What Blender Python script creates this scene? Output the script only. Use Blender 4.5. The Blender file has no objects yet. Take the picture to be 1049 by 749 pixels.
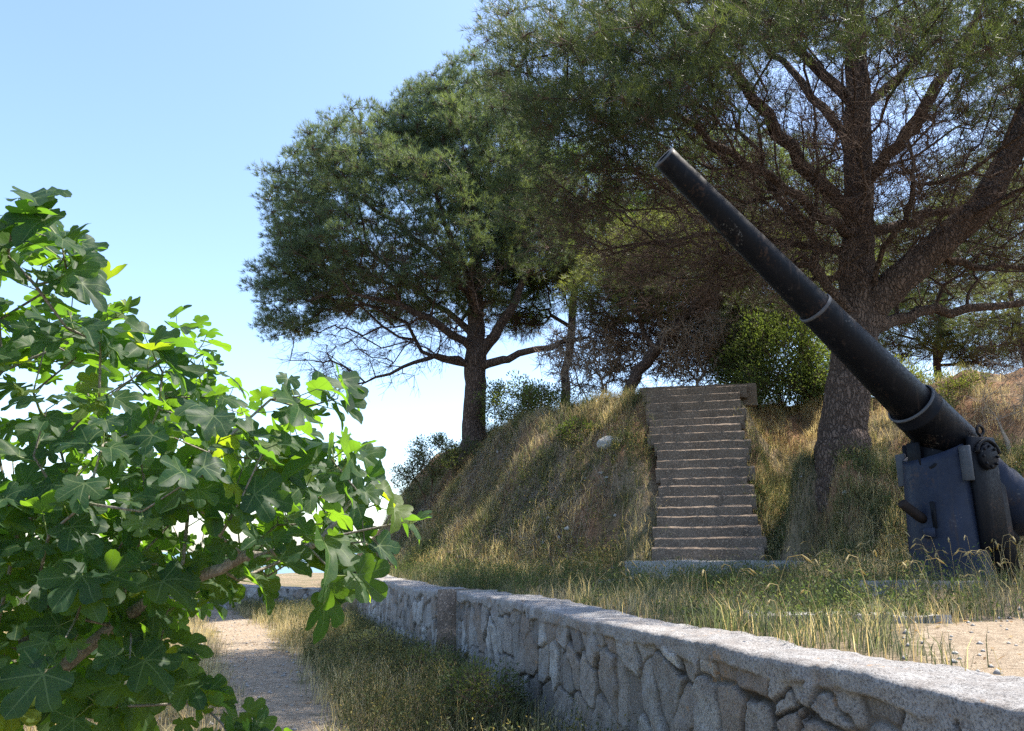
import bpy, math, numpy as np
from mathutils import Vector
rng = np.random.default_rng(11)
sc = bpy.context.scene
COL = sc.collection
R = math.radians

# ------------------------------------------------------------------ camera model
FPX = 790.0
PITCH = math.atan(190.5 / FPX)
EYE = 1.6
def P(px, py, d):
    """point seen at photo pixel (px, py) at forward distance d"""
    u = (px - 524.5) / FPX; v = (374.5 - py) / FPX
    r = np.array([u, math.cos(PITCH) - v * math.sin(PITCH), math.sin(PITCH) + v * math.cos(PITCH)])
    return r * (d / r[1]) + np.array([0, 0, EYE])
def project(Q):
    Q = np.atleast_2d(Q) - np.array([0, 0, EYE])
    cy = Q[:, 1] * math.cos(PITCH) + Q[:, 2] * math.sin(PITCH)
    cz = -Q[:, 1] * math.sin(PITCH) + Q[:, 2] * math.cos(PITCH)
    return np.stack([524.5 + FPX * Q[:, 0] / cy, 374.5 - FPX * cz / cy, cy], 1)

# ------------------------------------------------------------------ numeric helpers
_tab = np.random.default_rng(3).random((256, 256))
def vnoise(x, y, s=1.0, seed=0):
    x = np.asarray(x) / s + seed * 17.3; y = np.asarray(y) / s + seed * 9.7
    xi = np.floor(x).astype(int); yi = np.floor(y).astype(int)
    fx = x - xi; fy = y - yi
    fx = fx * fx * (3 - 2 * fx); fy = fy * fy * (3 - 2 * fy)
    g = lambda a, b: _tab[a & 255, b & 255]
    return ((g(xi, yi) * (1 - fx) + g(xi + 1, yi) * fx) * (1 - fy) + (g(xi, yi + 1) * (1 - fx) + g(xi + 1, yi + 1) * fx) * fy)
def fbm(x, y, s=1.0, o=4, seed=0):
    t = 0; a = 0.5; n = 0
    for k in range(o):
        t = t + a * vnoise(x, y, s / 2 ** k, seed + k * 3); n += a; a *= 0.5
    return t / n
def sstep(a, b, x):
    t = np.clip((np.asarray(x, float) - a) / (b - a), 0, 1); return t * t * (3 - 2 * t)
def unit(v):
    return v / np.maximum(np.linalg.norm(v, axis=-1, keepdims=True), 1e-9)
def poly_dist(x, y, poly, closed=False):
    best = np.full(np.shape(x), 1e9)
    n = len(poly)
    for i in range(n if closed else n - 1):
        ax, ay = poly[i]; bx, by = poly[(i + 1) % n]
        dx, dy = bx - ax, by - ay
        t = np.clip(((x - ax) * dx + (y - ay) * dy) / (dx * dx + dy * dy), 0, 1)
        best = np.minimum(best, np.hypot(x - ax - t * dx, y - ay - t * dy))
    return best
def inside(x, y, poly):
    c = np.zeros(np.shape(x), bool); n = len(poly)
    for i in range(n):
        ax, ay = poly[i]; bx, by = poly[(i + 1) % n]
        if ay == by: continue
        c ^= ((ay > y) != (by > y)) & (x < (bx - ax) * (y - ay) / (by - ay) + ax)
    return c

# ------------------------------------------------------------------ mesh helpers
def mesh(name, V, faces, mat=None, parent=None, smooth=False, colors=None, uvs=None, attrs=None):
    """faces: list of (M,k) int arrays; parts are placed in world space and stored local to the parent"""
    V = np.asarray(V, np.float64)
    q = parent
    while q is not None:
        V = V - np.array(q.location); q = q.parent
    me = bpy.data.meshes.new(name)
    me.vertices.add(len(V)); me.vertices.foreach_set('co', V.astype(np.float32).ravel())
    fl = [np.asarray(f, np.int32) for f in faces if len(f)]
    loops = np.concatenate([f.ravel() for f in fl])
    tot = np.concatenate([np.full(len(f), f.shape[1], np.int32) for f in fl])
    st = np.concatenate([[0], np.cumsum(tot)[:-1]]).astype(np.int32)
    me.loops.add(len(loops)); me.loops.foreach_set('vertex_index', loops)
    me.polygons.add(len(tot)); me.polygons.foreach_set('loop_start', st); me.polygons.foreach_set('loop_total', tot)
    if colors is not None:
        c = np.ones((len(V), 4), np.float32); c[:, :3] = colors
        a = me.color_attributes.new('tint', 'FLOAT_COLOR', 'POINT'); a.data.foreach_set('color', c.ravel())
    if attrs:
        for k, v in attrs.items():
            a = me.attributes.new(k, 'FLOAT', 'POINT'); a.data.foreach_set('value', np.asarray(v, np.float32).ravel())
    if uvs is not None:
        l = me.uv_layers.new(name='leaf'); l.data.foreach_set('uv', np.asarray(uvs, np.float32)[loops].ravel())
    me.update(calc_edges=True)
    if smooth:
        me.polygons.foreach_set('use_smooth', np.ones(len(tot), bool))
    if mat: me.materials.append(mat)
    o = bpy.data.objects.new(name, me); COL.objects.link(o)
    if parent is not None: o.parent = parent
    return o
def tag(o, label=None, cat=None, group=None, kind=None):
    if label: o['label'] = label
    if cat: o['category'] = cat
    if group: o['group'] = group
    if kind: o['kind'] = kind
    return o
def thing(name, loc, label, cat, group=None):
    o = bpy.data.objects.new(name, None); COL.objects.link(o); o.location = tuple(float(q) for q in loc)
    o.empty_display_size = 0.2
    return tag(o, label, cat, group)
class MB:
    def __init__(s): s.V = []; s.F = {}; s.n = 0
    def add(s, V, *faces):
        for f in faces:
            f = np.asarray(f, np.int32); s.F.setdefault(f.shape[1], []).append(f + s.n)
        s.V.append(np.asarray(V, float)); s.n += len(V)
    def build(s, name, mat, parent=None, **k):
        return mesh(name, np.concatenate(s.V), [np.concatenate(f) for f in s.F.values()], mat, parent, **k)
def frame_for(t):
    t = unit(np.asarray(t, float)); r = np.array([0, 0, 1.0]) if abs(t[2]) < 0.9 else np.array([1.0, 0, 0])
    a = unit(np.cross(t, r)); return a, np.cross(t, a)
def tube(pts, rad, k=6, cap=False, wob=None):
    pts = np.asarray(pts, float); n = len(pts); rad = np.broadcast_to(np.asarray(rad, float), (n,))
    T = np.gradient(pts, axis=0); T = unit(T)
    a, _ = frame_for(T[0]); A = np.zeros((n, 3))
    for i in range(n):
        a = a - T[i] * np.dot(a, T[i]); a = a / max(np.linalg.norm(a), 1e-9); A[i] = a
    B = np.cross(T, A); th = np.arange(k) * 2 * math.pi / k
    rr = rad[:, None] * (np.ones((n, k)) if wob is None else wob)
    V = pts[:, None] + rr[..., None] * (A[:, None] * np.cos(th)[None, :, None] + B[:, None] * np.sin(th)[None, :, None])
    i = np.arange(n - 1)[:, None] * k; j = np.arange(k)[None]; j2 = (j + 1) % k
    F = np.stack([i + j, i + j2, i + k + j2, i + k + j], -1).reshape(-1, 4)
    V = V.reshape(-1, 3)
    if cap:
        c0, c1 = len(V), len(V) + 1
        V = np.concatenate([V, pts[:1], pts[-1:]])
        jj = np.arange(k)
        T3 = np.concatenate([np.stack([np.full(k, c0), (jj + 1) % k, jj], 1), np.stack([np.full(k, c1), (n - 1) * k + jj, (n - 1) * k + (jj + 1) % k], 1)])
        return V, F, T3
    return V, F
def prisms(A, B, ra, rb):
    """many thin three sided twigs"""
    A = np.asarray(A); B = np.asarray(B); n = len(A); t = unit(B - A)
    r = np.tile(np.array([0.31, 0.17, 0.93]), (n, 1)); a = unit(np.cross(t, r)); b = np.cross(t, a)
    th = np.arange(3) * 2 * math.pi / 3
    ring = a[:, None] * np.cos(th)[None, :, None] + b[:, None] * np.sin(th)[None, :, None]
    ra = np.broadcast_to(ra, (n,)); rb = np.broadcast_to(rb, (n,))
    V = np.concatenate([A[:, None] + ring * ra[:, None, None], B[:, None] + ring * rb[:, None, None]], 1).reshape(-1, 3)
    base = np.arange(n)[:, None, None] * 6
    q = np.array([[0, 1, 4, 3], [1, 2, 5, 4], [2, 0, 3, 5]])[None]
    return V, (base + q).reshape(-1, 4)
def box_grid(lo, hi, cell=0.06):
    """closed box with gridded faces, so that noise can roughen it"""
    lo = np.array(lo, float); hi = np.array(hi, float)
    m = MB()
    for ax in range(3):
        u, v = [(1, 2), (2, 0), (0, 1)][ax]
        nu = max(1, int(round((hi[u] - lo[u]) / cell))); nv = max(1, int(round((hi[v] - lo[v]) / cell)))
        gu, gv = np.meshgrid(np.linspace(lo[u], hi[u], nu + 1), np.linspace(lo[v], hi[v], nv + 1), indexing='ij')
        for side in (0, 1):
            V = np.zeros(gu.shape + (3,)); V[..., u] = gu; V[..., v] = gv; V[..., ax] = (lo, hi)[side][ax]
            i, j = np.meshgrid(np.arange(nu), np.arange(nv), indexing='ij'); q = (i * (nv + 1) + j).ravel()
            f = np.stack([q, q + nv + 1, q + nv + 2, q + 1], 1)
            m.add(V.reshape(-1, 3), f if side else f[:, ::-1])
    return np.concatenate(m.V), np.concatenate(m.F[4])
def rough(V, amp, s=0.15, seed=0):
    o = np.stack([fbm(V[:, 0] + V[:, 2] * 0.7, V[:, 1] - V[:, 2] * 0.9, s, 3, seed + 5 * k) - 0.5 for k in range(3)], 1)
    return V + o * 2 * amp

# ------------------------------------------------------------------ materials
def new_mat(name):
    m = bpy.data.materials.new(name); m.use_nodes = True
    nt = m.node_tree; nt.nodes.clear()
    out = nt.nodes.new('ShaderNodeOutputMaterial'); b = nt.nodes.new('ShaderNodeBsdfPrincipled')
    nt.links.new(b.outputs[0], out.inputs[0])
    return m, nt, b, out
def N(nt, typ, ins=None, **props):
    n = nt.nodes.new('ShaderNode' + typ)
    for k, v in props.items(): setattr(n, k, v)
    for k, v in (ins or {}).items():
        s = n.inputs[k]
        if isinstance(v, bpy.types.NodeSocket): nt.links.new(v, s)
        else: s.default_value = v
    return n
def ramp(nt, fac, stops, interp='LINEAR'):
    n = nt.nodes.new('ShaderNodeValToRGB'); nt.links.new(fac, n.inputs[0]); cr = n.color_ramp; cr.interpolation = interp
    while len(cr.elements) < len(stops): cr.elements.new(0.5)
    for e, (p, c) in zip(cr.elements, stops):
        e.position = p; e.color = (c[0], c[1], c[2], 1) if not np.isscalar(c) else (c, c, c, 1)
    return n.outputs[0]
def mixc(nt, fac, a, b, mode='MIX'):
    n = nt.nodes.new('ShaderNodeMix'); n.data_type = 'RGBA'; n.blend_type = mode
    for s, v in ((n.inputs[0], fac), (n.inputs[6], a), (n.inputs[7], b)):
        if isinstance(v, bpy.types.NodeSocket): nt.links.new(v, s)
        else: s.default_value = v if np.isscalar(v) else (v[0], v[1], v[2], 1)
    return n.outputs[2]
def noise(nt, co, scale, detail=5, rough_=0.6):
    return N(nt, 'TexNoise', {'Vector': co, 'Scale': scale, 'Detail': detail, 'Roughness': rough_}).outputs[0]
def world_pos(nt):
    return N(nt, 'NewGeometry').outputs['Position']
def bump(nt, b, h, strength, dist):
    n = N(nt, 'Bump', {'Strength': strength, 'Distance': dist, 'Height': h}); nt.links.new(n.outputs[0], b.inputs['Normal'])

def leaf_mat(name, trans=0.35, rough_=0.55, spec=0.3, tcol=(1.6, 1.5, 0.5)):
    """thin foliage: tint per leaf from the mesh, some light passes through"""
    m, nt, b, out = new_mat(name)
    c = N(nt, 'Attribute', attribute_name='tint').outputs['Color']
    nt.links.new(c, b.inputs['Base Color']); b.inputs['Roughness'].default_value = rough_
    b.inputs['Specular IOR Level'].default_value = spec
    t = N(nt, 'BsdfTranslucent', {'Color': mixc(nt, 1.0, c, tcol, 'MULTIPLY')})
    mx = N(nt, 'MixShader', {0: trans, 1: b.outputs[0], 2: t.outputs[0]})
    nt.links.new(mx.outputs[0], out.inputs[0])
    return m
M = {}
M['needles'] = leaf_mat('pine_needles', 0.36, 0.5, 0.3, (2.8, 2.6, 0.95))
M['needles_sun_tint'] = leaf_mat('sun_tinted_pine_needles', 0.4, 0.5, 0.3, (2.1, 2.15, 0.9))  # rear pines: the sunlit look is put into the needle colour
M['grass'] = leaf_mat('grass_blades', 0.5, 0.6, 0.2, (1.35, 1.28, 0.9))
M['shrub'] = leaf_mat('shrub_leaves', 0.35, 0.5, 0.3, (2.0, 2.0, 0.8))

def bark_mat(name, c1, c2, sx=19, sz=3.6, strength=1.0):
    m, nt, b, out = new_mat(name)
    p = world_pos(nt)
    wp = N(nt, 'VectorMath', {0: p, 1: N(nt, 'VectorMath', {0: N(nt, 'TexNoise', {'Vector': p, 'Scale': 5.0, 'Detail': 3}).outputs['Color'], 'Scale': 0.22}, operation='SCALE').outputs[0]}, operation='ADD').outputs[0]
    mp = N(nt, 'Mapping', {'Vector': wp, 'Scale': (sx, sx, sz)}).outputs[0]
    v = N(nt, 'TexVoronoi', {'Vector': mp, 'Scale': 1.0}, feature='DISTANCE_TO_EDGE').outputs['Distance']
    e = ramp(nt, v, [(0.0, 0.0), (0.22, 1.0)])
    n1 = noise(nt, p, 22, 6)
    col = mixc(nt, e, c1, c2)
    col = mixc(nt, ramp(nt, n1, [(0.35, 0.0), (0.7, 0.55)]), col, (c2[0] * 1.5, c2[1] * 1.45, c2[2] * 1.4))
    nt.links.new(col, b.inputs['Base Color']); b.inputs['Roughness'].default_value = 0.95; b.inputs['Specular IOR Level'].default_value = 0.15
    h = N(nt, 'Math', {0: e, 1: N(nt, 'Math', {0: n1, 1: 0.4}, operation='MULTIPLY').outputs[0]}, operation='ADD').outputs[0]
    bump(nt, b, h, strength, 0.035)
    return m
M['bark'] = bark_mat('pine_bark', (0.03, 0.022, 0.019), (0.135, 0.098, 0.08))
M['twig'] = bark_mat('pine_twigs', (0.06, 0.042, 0.034), (0.13, 0.09, 0.07), 40, 12, 0.4)
M['dry'] = bark_mat('dry_twigs', (0.20, 0.155, 0.12), (0.34, 0.275, 0.22), 40, 12, 0.3)
M['fig_bark'] = bark_mat('fig_bark', (0.10, 0.09, 0.078), (0.22, 0.20, 0.175), 50, 20, 0.3)

def concrete_mat(name, base, speck=True, edge=None):
    m, nt, b, out = new_mat(name); p = world_pos(nt)
    n0 = noise(nt, p, 2.2, 6); n1 = noise(nt, p, 45, 4, 0.7)
    col = ramp(nt, n0, [(0.3, tuple(q * 0.65 for q in base)), (0.55, base), (0.75, tuple(q * 1.2 for q in base))])
    col = mixc(nt, ramp(nt, n1, [(0.35, 0.65), (0.6, 0.0)]), col, tuple(q * 0.45 for q in base))
    if speck:
        v = N(nt, 'TexVoronoi', {'Vector': p, 'Scale': 55.0}).outputs['Color']
        col = mixc(nt, ramp(nt, N(nt, 'SeparateColor', {0: v}).outputs[0], [(0.82, 0.0), (0.9, 0.7)]), col, tuple(min(0.7, q * 1.8) for q in base))
    nt.links.new(col, b.inputs['Base Color']); b.inputs['Roughness'].default_value = 0.95; b.inputs['Specular IOR Level'].default_value = 0.2
    bump(nt, b, N(nt, 'Math', {0: n1, 1: n0}, operation='ADD').outputs[0], 0.6, 0.02)
    return m
M['step'] = concrete_mat('step_concrete', (0.20, 0.155, 0.12))
M['slab'] = concrete_mat('slab_concrete', (0.40, 0.385, 0.36), False)
M['rock'] = concrete_mat('pale_rock', (0.42, 0.41, 0.39))
M['plaster'] = concrete_mat('brown_render', (0.27, 0.215, 0.175))

# stone wall: stone tone and joint mask come with the modelled relief
m, nt, b, out = new_mat('wall_stone'); p = world_pos(nt)
tone = N(nt, 'Attribute', attribute_name='tone').outputs['Fac']; joint = N(nt, 'Attribute', attribute_name='joint').outputs['Fac']
n0 = noise(nt, p, 6, 6, 0.65); n1 = noise(nt, p, 75, 5, 0.75)
col = ramp(nt, tone, [(0.0, (0.14, 0.13, 0.12)), (0.2, (0.30, 0.29, 0.28)), (0.45, (0.40, 0.39, 0.38)), (0.65, (0.27, 0.215, 0.175)), (0.8, (0.42, 0.41, 0.395)), (1.0, (0.58, 0.575, 0.56))])
col = mixc(nt, ramp(nt, n0, [(0.35, 0.75), (0.6, 0.0)]), col, (0.22, 0.195, 0.18))
col = mixc(nt, ramp(nt, n1, [(0.38, 0.9), (0.52, 0.0)]), col, (0.10, 0.092, 0.088)); col = mixc(nt, ramp(nt, n1, [(0.57, 0.0), (0.7, 0.4)]), col, (0.58, 0.57, 0.55))
mort = mixc(nt, ramp(nt, noise(nt, p, 1.6, 4), [(0.46, 0.0), (0.56, 1.0)]), (0.05, 0.045, 0.042), (0.16, 0.145, 0.13))
col = mixc(nt, joint, col, mort)
li = noise(nt, p, 3.3, 3); li2 = N(nt, 'Math', {0: li, 1: noise(nt, p, 19, 4)}, operation='MULTIPLY').outputs[0]
col = mixc(nt, ramp(nt, li2, [(0.36, 0.0), (0.42, 0.5)]), col, (0.42, 0.24, 0.10))
nt.links.new(col, b.inputs['Base Color']); b.inputs['Roughness'].default_value = 0.95; b.inputs['Specular IOR Level'].default_value = 0.2
bump(nt, b, N(nt, 'Math', {0: n1, 1: n0}, operation='ADD').outputs[0], 0.9, 0.02)
M['stone'] = m

# ground
m, nt, b, out = new_mat('dry_ground'); p = world_pos(nt)
pm = N(nt, 'Attribute', attribute_name='trodden').outputs['Fac']
gm = N(nt, 'Attribute', attribute_name='needle_litter').outputs['Fac']
n0 = noise(nt, p, 0.9, 6); n1 = noise(nt, p, 14, 6, 0.7); n2 = noise(nt, p, 90, 3, 0.7)
soil = ramp(nt, n1, [(0.3, (0.14, 0.105, 0.075)), (0.5, (0.26, 0.20, 0.135)), (0.7, (0.38, 0.30, 0.20))])
soil = mixc(nt, ramp(nt, n0, [(0.42, 0.0), (0.62, 0.7)]), soil, (0.12, 0.12, 0.06))
lit = ramp(nt, n1, [(0.3, (0.14, 0.075, 0.045)), (0.55, (0.30, 0.17, 0.10)), (0.75, (0.38, 0.26, 0.16))])
soil = mixc(nt, gm, soil, lit)
pth = ramp(nt, n1, [(0.3, (0.22, 0.17, 0.12)), (0.5, (0.36, 0.285, 0.205)), (0.7, (0.47, 0.39, 0.295))])
pe = N(nt, 'Math', {0: pm, 1: N(nt, 'Math', {0: n1, 1: 0.8, 2: -0.4}, operation='MULTIPLY_ADD').outputs[0]}, operation='ADD').outputs[0]
col = mixc(nt, ramp(nt, pe, [(0.4, 0.0), (0.6, 1.0)]), soil, pth)
col = mixc(nt, ramp(nt, n2, [(0.38, 0.6), (0.5, 0.0)]), col, (0.09, 0.065, 0.045))
nt.links.new(col, b.inputs['Base Color']); b.inputs['Roughness'].default_value = 1.0; b.inputs['Specular IOR Level'].default_value = 0.1
bump(nt, b, N(nt, 'Math', {0: n1, 1: n2}, operation='ADD').outputs[0], 0.8, 0.03)
M['ground'] = m
m, nt, b, out = new_mat('sea_water')
b.inputs['Base Color'].default_value = (0.05, 0.12, 0.18, 1); b.inputs['Roughness'].default_value = 0.25
bump(nt, b, noise(nt, world_pos(nt), 0.4, 6), 0.4, 0.3); M['sea'] = m

# painted gun steel
def paint_mat(name, base, rough_=0.45):
    m, nt, b, out = new_mat(name); p = world_pos(nt)
    n0 = noise(nt, p, 3, 6, 0.7); n1 = noise(nt, p, 28, 5, 0.75); n2 = noise(nt, p, 1.7, 2)
    run = noise(nt, N(nt, 'Mapping', {'Vector': p, 'Scale': (16, 16, 1.1)}).outputs[0], 1.0, 5, 0.6)
    col = ramp(nt, n0, [(0.3, tuple(q * 0.75 for q in base)), (0.7, tuple(q * 1.35 for q in base))])
    col = mixc(nt, ramp(nt, run, [(0.56, 0.0), (0.75, 0.35)]), col, (0.045, 0.042, 0.043))
    col = mixc(nt, ramp(nt, N(nt, 'Math', {0: run, 1: n2}, operation='MULTIPLY').outputs[0], [(0.33, 0.0), (0.40, 0.3)]), col, (0.05, 0.032, 0.025))
    sc_ = N(nt, 'Math', {0: n1, 1: n2}, operation='MULTIPLY').outputs[0]
    col = mixc(nt, ramp(nt, sc_, [(0.375, 0.0), (0.42, 0.6)]), col, (0.15, 0.145, 0.14))
    col = mixc(nt, ramp(nt, sc_, [(0.13, 0.5), (0.17, 0.0)]), col, (0.07, 0.04, 0.028))
    nt.links.new(col, b.inputs['Base Color'])
    nt.links.new(ramp(nt, n1, [(0.3, rough_ - 0.08), (0.7, rough_ + 0.25)]), b.inputs['Roughness'])
    b.inputs['Specular IOR Level'].default_value = 0.11
    bump(nt, b, N(nt, 'Math', {0: n1, 1: n0}, operation='ADD').outputs[0], 0.15, 0.01)
    return m
M['gun'] = paint_mat('black_gun_paint', (0.005, 0.0058, 0.0085))
M['gun_sky_tint'] = paint_mat('sky_tinted_black_paint', (0.018, 0.024, 0.042), 0.34)  # black paint with the blue of reflected sky put into its base colour
M['worn'] = paint_mat('worn_paint_edge', (0.075, 0.08, 0.09), 0.55)
M['rust'] = paint_mat('rusty_steel', (0.022, 0.016, 0.014), 0.7)

# fig leaf: colour, pale veins drawn on the blade, glossy top and glowing when lit from behind
LOBES = [0.0, 0.84, -0.84, 1.74, -1.74]
m, nt, b, out = new_mat('fig_leaf')
uv = N(nt, 'UVMap', uv_map='leaf').outputs[0]; sp = N(nt, 'SeparateXYZ', {0: uv}); U, Vv = sp.outputs[0], sp.outputs[1]
ma = lambda op, a, c=0.0, d=0.0: N(nt, 'Math', {0: a, 1: c, 2: d}, operation=op).outputs[0]
vein = None
for a in LOBES:
    ca, sa = math.cos(a), math.sin(a)
    along = ma('ADD', ma('MULTIPLY', U, ca), ma('MULTIPLY', Vv, sa)); across = ma('ABSOLUTE', ma('SUBTRACT', ma('MULTIPLY', U, sa), ma('MULTIPLY', Vv, ca)))
    w = ma('SUBTRACT', 0.022, ma('MULTIPLY', along, 0.016))
    k = ma('MULTIPLY', ma('LESS_THAN', across, w), ma('GREATER_THAN', along, -0.01))
    # side veins
    sv = ma('FRACT', ma('MULTIPLY', ma('SUBTRACT', along, ma('MULTIPLY', across, 0.75)), 6.5))
    s2 = ma('MULTIPLY', ma('MULTIPLY', ma('LESS_THAN', sv, 0.07), ma('LESS_THAN', across, 0.2)), ma('MULTIPLY', ma('GREATER_THAN', along, 0.12), 0.45))
    k = ma('MAXIMUM', k, s2)
    vein = k if vein is None else ma('MAXIMUM', vein, k)
tint = N(nt, 'Attribute', attribute_name='tint').outputs['Color']
mot = noise(nt, world_pos(nt), 35, 4)
basec = mixc(nt, ramp(nt, mot, [(0.4, 0.0), (0.75, 0.35)]), tint, (0.10, 0.13, 0.04))
col = mixc(nt, ma('MULTIPLY', vein, 0.55), basec, (0.20, 0.26, 0.12))
bk = N(nt, 'NewGeometry').outputs['Backfacing']
col = mixc(nt, ma('MULTIPLY', bk, 0.6), col, (0.17, 0.24, 0.10))
nt.links.new(col, b.inputs['Base Color']); b.inputs['Specular IOR Level'].default_value = 0.22
nt.links.new(ma('ADD', 0.48, ma('MULTIPLY', bk, 0.35)), b.inputs['Roughness'])
bump(nt, b, ma('ADD', ma('MULTIPLY', vein, -1.0), ma('MULTIPLY', mot, 0.5)), 0.35, 0.004)
tc = mixc(nt, ma('MULTIPLY', vein, 0.4), mixc(nt, 1.0, tint, (7.0, 5.6, 0.5), 'MULTIPLY'), (0.10, 0.22, 0.01))
t = N(nt, 'BsdfTranslucent', {'Color': tc})
mx = N(nt, 'MixShader', {0: 0.56, 1: b.outputs[0], 2: t.outputs[0]}); nt.links.new(mx.outputs[0], out.inputs[0])
M['fig'] = m

# ------------------------------------------------------------------ terrain
WA, WB = np.array([-0.75, 11.1]), np.array([1.62, 3.8])       # foot of the near wall
WD = unit(WB - WA); WN = np.array([-WD[1], WD[0]])            # WN points uphill (right)
if WN[0] < 0: WN = -WN
FA, FB = np.array([-3.62, 18.9]), np.array([-1.02, 11.1])     # foot of the far wall
FD = unit(FB - FA); FN = np.array([-FD[1], FD[0]])
if FN[0] < 0: FN = -FN
WALL_LINE = [(-14.0, 27.5), (-9.0, 24.6), (-6.2, 22.2), tuple(FA), tuple(FB), (-0.75, 11.09), tuple(WB), tuple(WA + WD * 14.0)]
WALL_POLY = WALL_LINE + [(60, -6), (60, 80), (-14, 80)]
TOE = [(-9, 40), (-7.2, 30), (-5.6, 24.5), (-3.6, 20.6), (-1.5, 17.6), (1.0, 15.6), (2.6, 14.8), (4.7, 14.4), (5.0, 12.4), (6.5, 10.8), (9, 10.0), (14, 9.0), (30, 8)]
MOUND = TOE + [(40, 20), (30, 36), (10, 42)]
S0 = np.array([3.69, 15.0]); SU = unit(np.array([0.2, 1.0])); SR = np.array([SU[1], -SU[0]])
NSTEP, RISE, TREAD, SZ0, SW = 19, 0.211, 0.177, 1.46, 2.02
PATH = [(-1.9, 3.0), (-2.2, 7.6), (-3.3, 11.1), (-5.3, 16.1), (-8.2, 22.5), (-14, 30)]
TREE_B = P(862, 474, 14.5)
def ground(x, y):
    x = np.asarray(x, float); y = np.asarray(y, float)
    z = (fbm(x, y, 3.0, 4, 1) - 0.5) * 0.28 + (fbm(x, y, 0.5, 3, 2) - 0.5) * 0.07
    dp = poly_dist(x, y, PATH)
    z = z * sstep(0.2, 1.3, dp) * 1.0 + (fbm(x, y, 0.6, 3, 4) - 0.5) * 0.06 - 0.04
    # a bank left of the track
    left = sstep(1.5, 5.0, dp) * (x < np.interp(y, [3.0, 7.6, 11.1, 16.1, 22.5, 30], [-1.9, -2.2, -3.3, -5.3, -8.2, -14]))
    z = z + left * 0.35
    dw = poly_dist(x, y, WALL_LINE); up = inside(x, y, WALL_POLY)
    s = np.where(up, dw, -dw)
    endw = 0.0
    far = sstep(19, 23.5, y) * sstep(-3.2, -4.5, x)
    tz = (0.94 + 0.03 * np.clip(s, 0, 10) + (fbm(x, y, 1.5, 4, 7) - 0.5) * 0.2) * (1 - 0.72 * far)
    z = z + (tz - z) * (sstep(0.12, 0.42, s) * (1 - endw) + sstep(-1.1, 0.05, s) * endw)
    dm = poly_dist(x, y, MOUND, True) * np.where(inside(x, y, MOUND), 1, -1) + (fbm(x, y, 2.2, 4, 9) - 0.5) * 1.5
    t = np.clip(dm / (4.3 + 3.0 * sstep(4.6, 6.6, x)), 0, 1.25)
    pr = np.where(t < 0.8, 0.3 * t + 0.7 * t * t * (3 - 2 * t), 0)
    t1 = np.clip(t, 0, 1); pr = 0.4 * t1 + 0.6 * t1 * t1 * (3 - 2 * t1)
    z = z + pr * (4.15 + (fbm(x, y, 2.5, 3, 12) - 0.5) * 1.1)
    z = z + ((fbm(x, y, 0.45, 3, 14) - 0.5) * 0.22 + (fbm(x, y, 1.1, 3, 15) - 0.5) * 0.5) * sstep(0, 0.3, t)
    # root mound of the big pine
    q = np.exp(-(((x - TREE_B[0]) / 1.9) ** 2 + ((y - TREE_B[1]) / 1.5) ** 2) * (0.75 + 0.5 * fbm(x, y, 0.9, 3, 16)))
    cB_ = np.stack([x - S0[0], y - S0[1]], -1) @ SR
    q = q * sstep(0.95, 1.85, cB_ + (fbm(x, y, 0.7, 3, 17) - 0.5) * 0.8)
    z = z + (TREE_B[2] - z) * np.clip(q * 1.15, 0, 1) * (z < TREE_B[2])
    # cut for the staircase
    rel = np.stack([x - S0[0], y - S0[1]], -1); a = rel @ SU; c = np.abs(rel @ SR)
    line = SZ0 - 0.12 + np.clip(a / TREAD, 0, NSTEP) * RISE * 0.985
    w = (1 - sstep(SW / 2 - 0.12, SW / 2 + 0.75, c)) * sstep(-0.9, -0.1, a) * (1 - sstep(3.6, 5.2, a))
    line = line - 0.14 * (1 - sstep(SW / 2 - 0.2, SW / 2 + 0.15, c))
    z = z + (line - z) * w
    wl = (1 - sstep(1.6, 2.5, c)) * sstep(-3.0, -1.7, a) * (1 - sstep(-0.5, 0.0, a))
    z = z + (1.06 - z) * wl
    # gun platform
    g = 1 - sstep(0.9, 2.2, np.hypot(x - 5.05, y - 9.35)); z = z + (1.22 - z) * g
    dist = np.hypot(x, y - 12)
    z = z - sstep(38, 95, dist) * 12
    return z

def axis(lo, hi, step, far, grow=1.22):
    a = list(np.arange(lo, hi + step, step)); d = step
    while a[-1] < far: d *= grow; a.append(a[-1] + d)
    d = step
    while a[0] > -far: d *= grow; a.insert(0, a[0] - d)
    return np.array(a)
gx = axis(-9.5, 14, 0.11, 400); gy = axis(1.5, 27, 0.11, 400)
X, Y = np.meshgrid(gx, gy, indexing='ij'); Z = ground(X, Y)
ny = len(gy); i, j = np.meshgrid(np.arange(len(gx) - 1), np.arange(ny - 1), indexing='ij'); q = (i * ny + j).ravel()
x, y = X.ravel(), Y.ravel()
trod = (1 - sstep(0.25, 0.8, poly_dist(x, y, PATH) + (fbm(x, y, 0.8, 3, 21) - 0.5) * 0.8)) * 0.9
trod = np.maximum(trod, (1 - sstep(0.5, 1.4, poly_dist(x, y, [(2.3, 2.0), (3.6, 5.2), (5.0, 6.4), (9, 7.2)]))) * 0.85)
lit = sstep(0.35, 0.6, fbm(x, y, 1.6, 4, 31)) * sstep(0.2, 1.2, np.where(inside(x, y, MOUND), poly_dist(x, y, MOUND, True), 0))
g = mesh('ground', np.stack([x, y, Z.ravel()], 1), [np.stack([q, q + ny, q + ny + 1, q + 1], 1)], M['ground'], smooth=True,
         attrs={'trodden': trod, 'needle_litter': lit})
tag(g, kind='structure')
sea = mesh('sea', np.array([[-9000, -9000, -5.5], [9000, -9000, -5.5], [9000, 9000, -5.5], [-9000, 9000, -5.5]]), [np.array([[0, 1, 2, 3]])], M['sea'])
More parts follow.
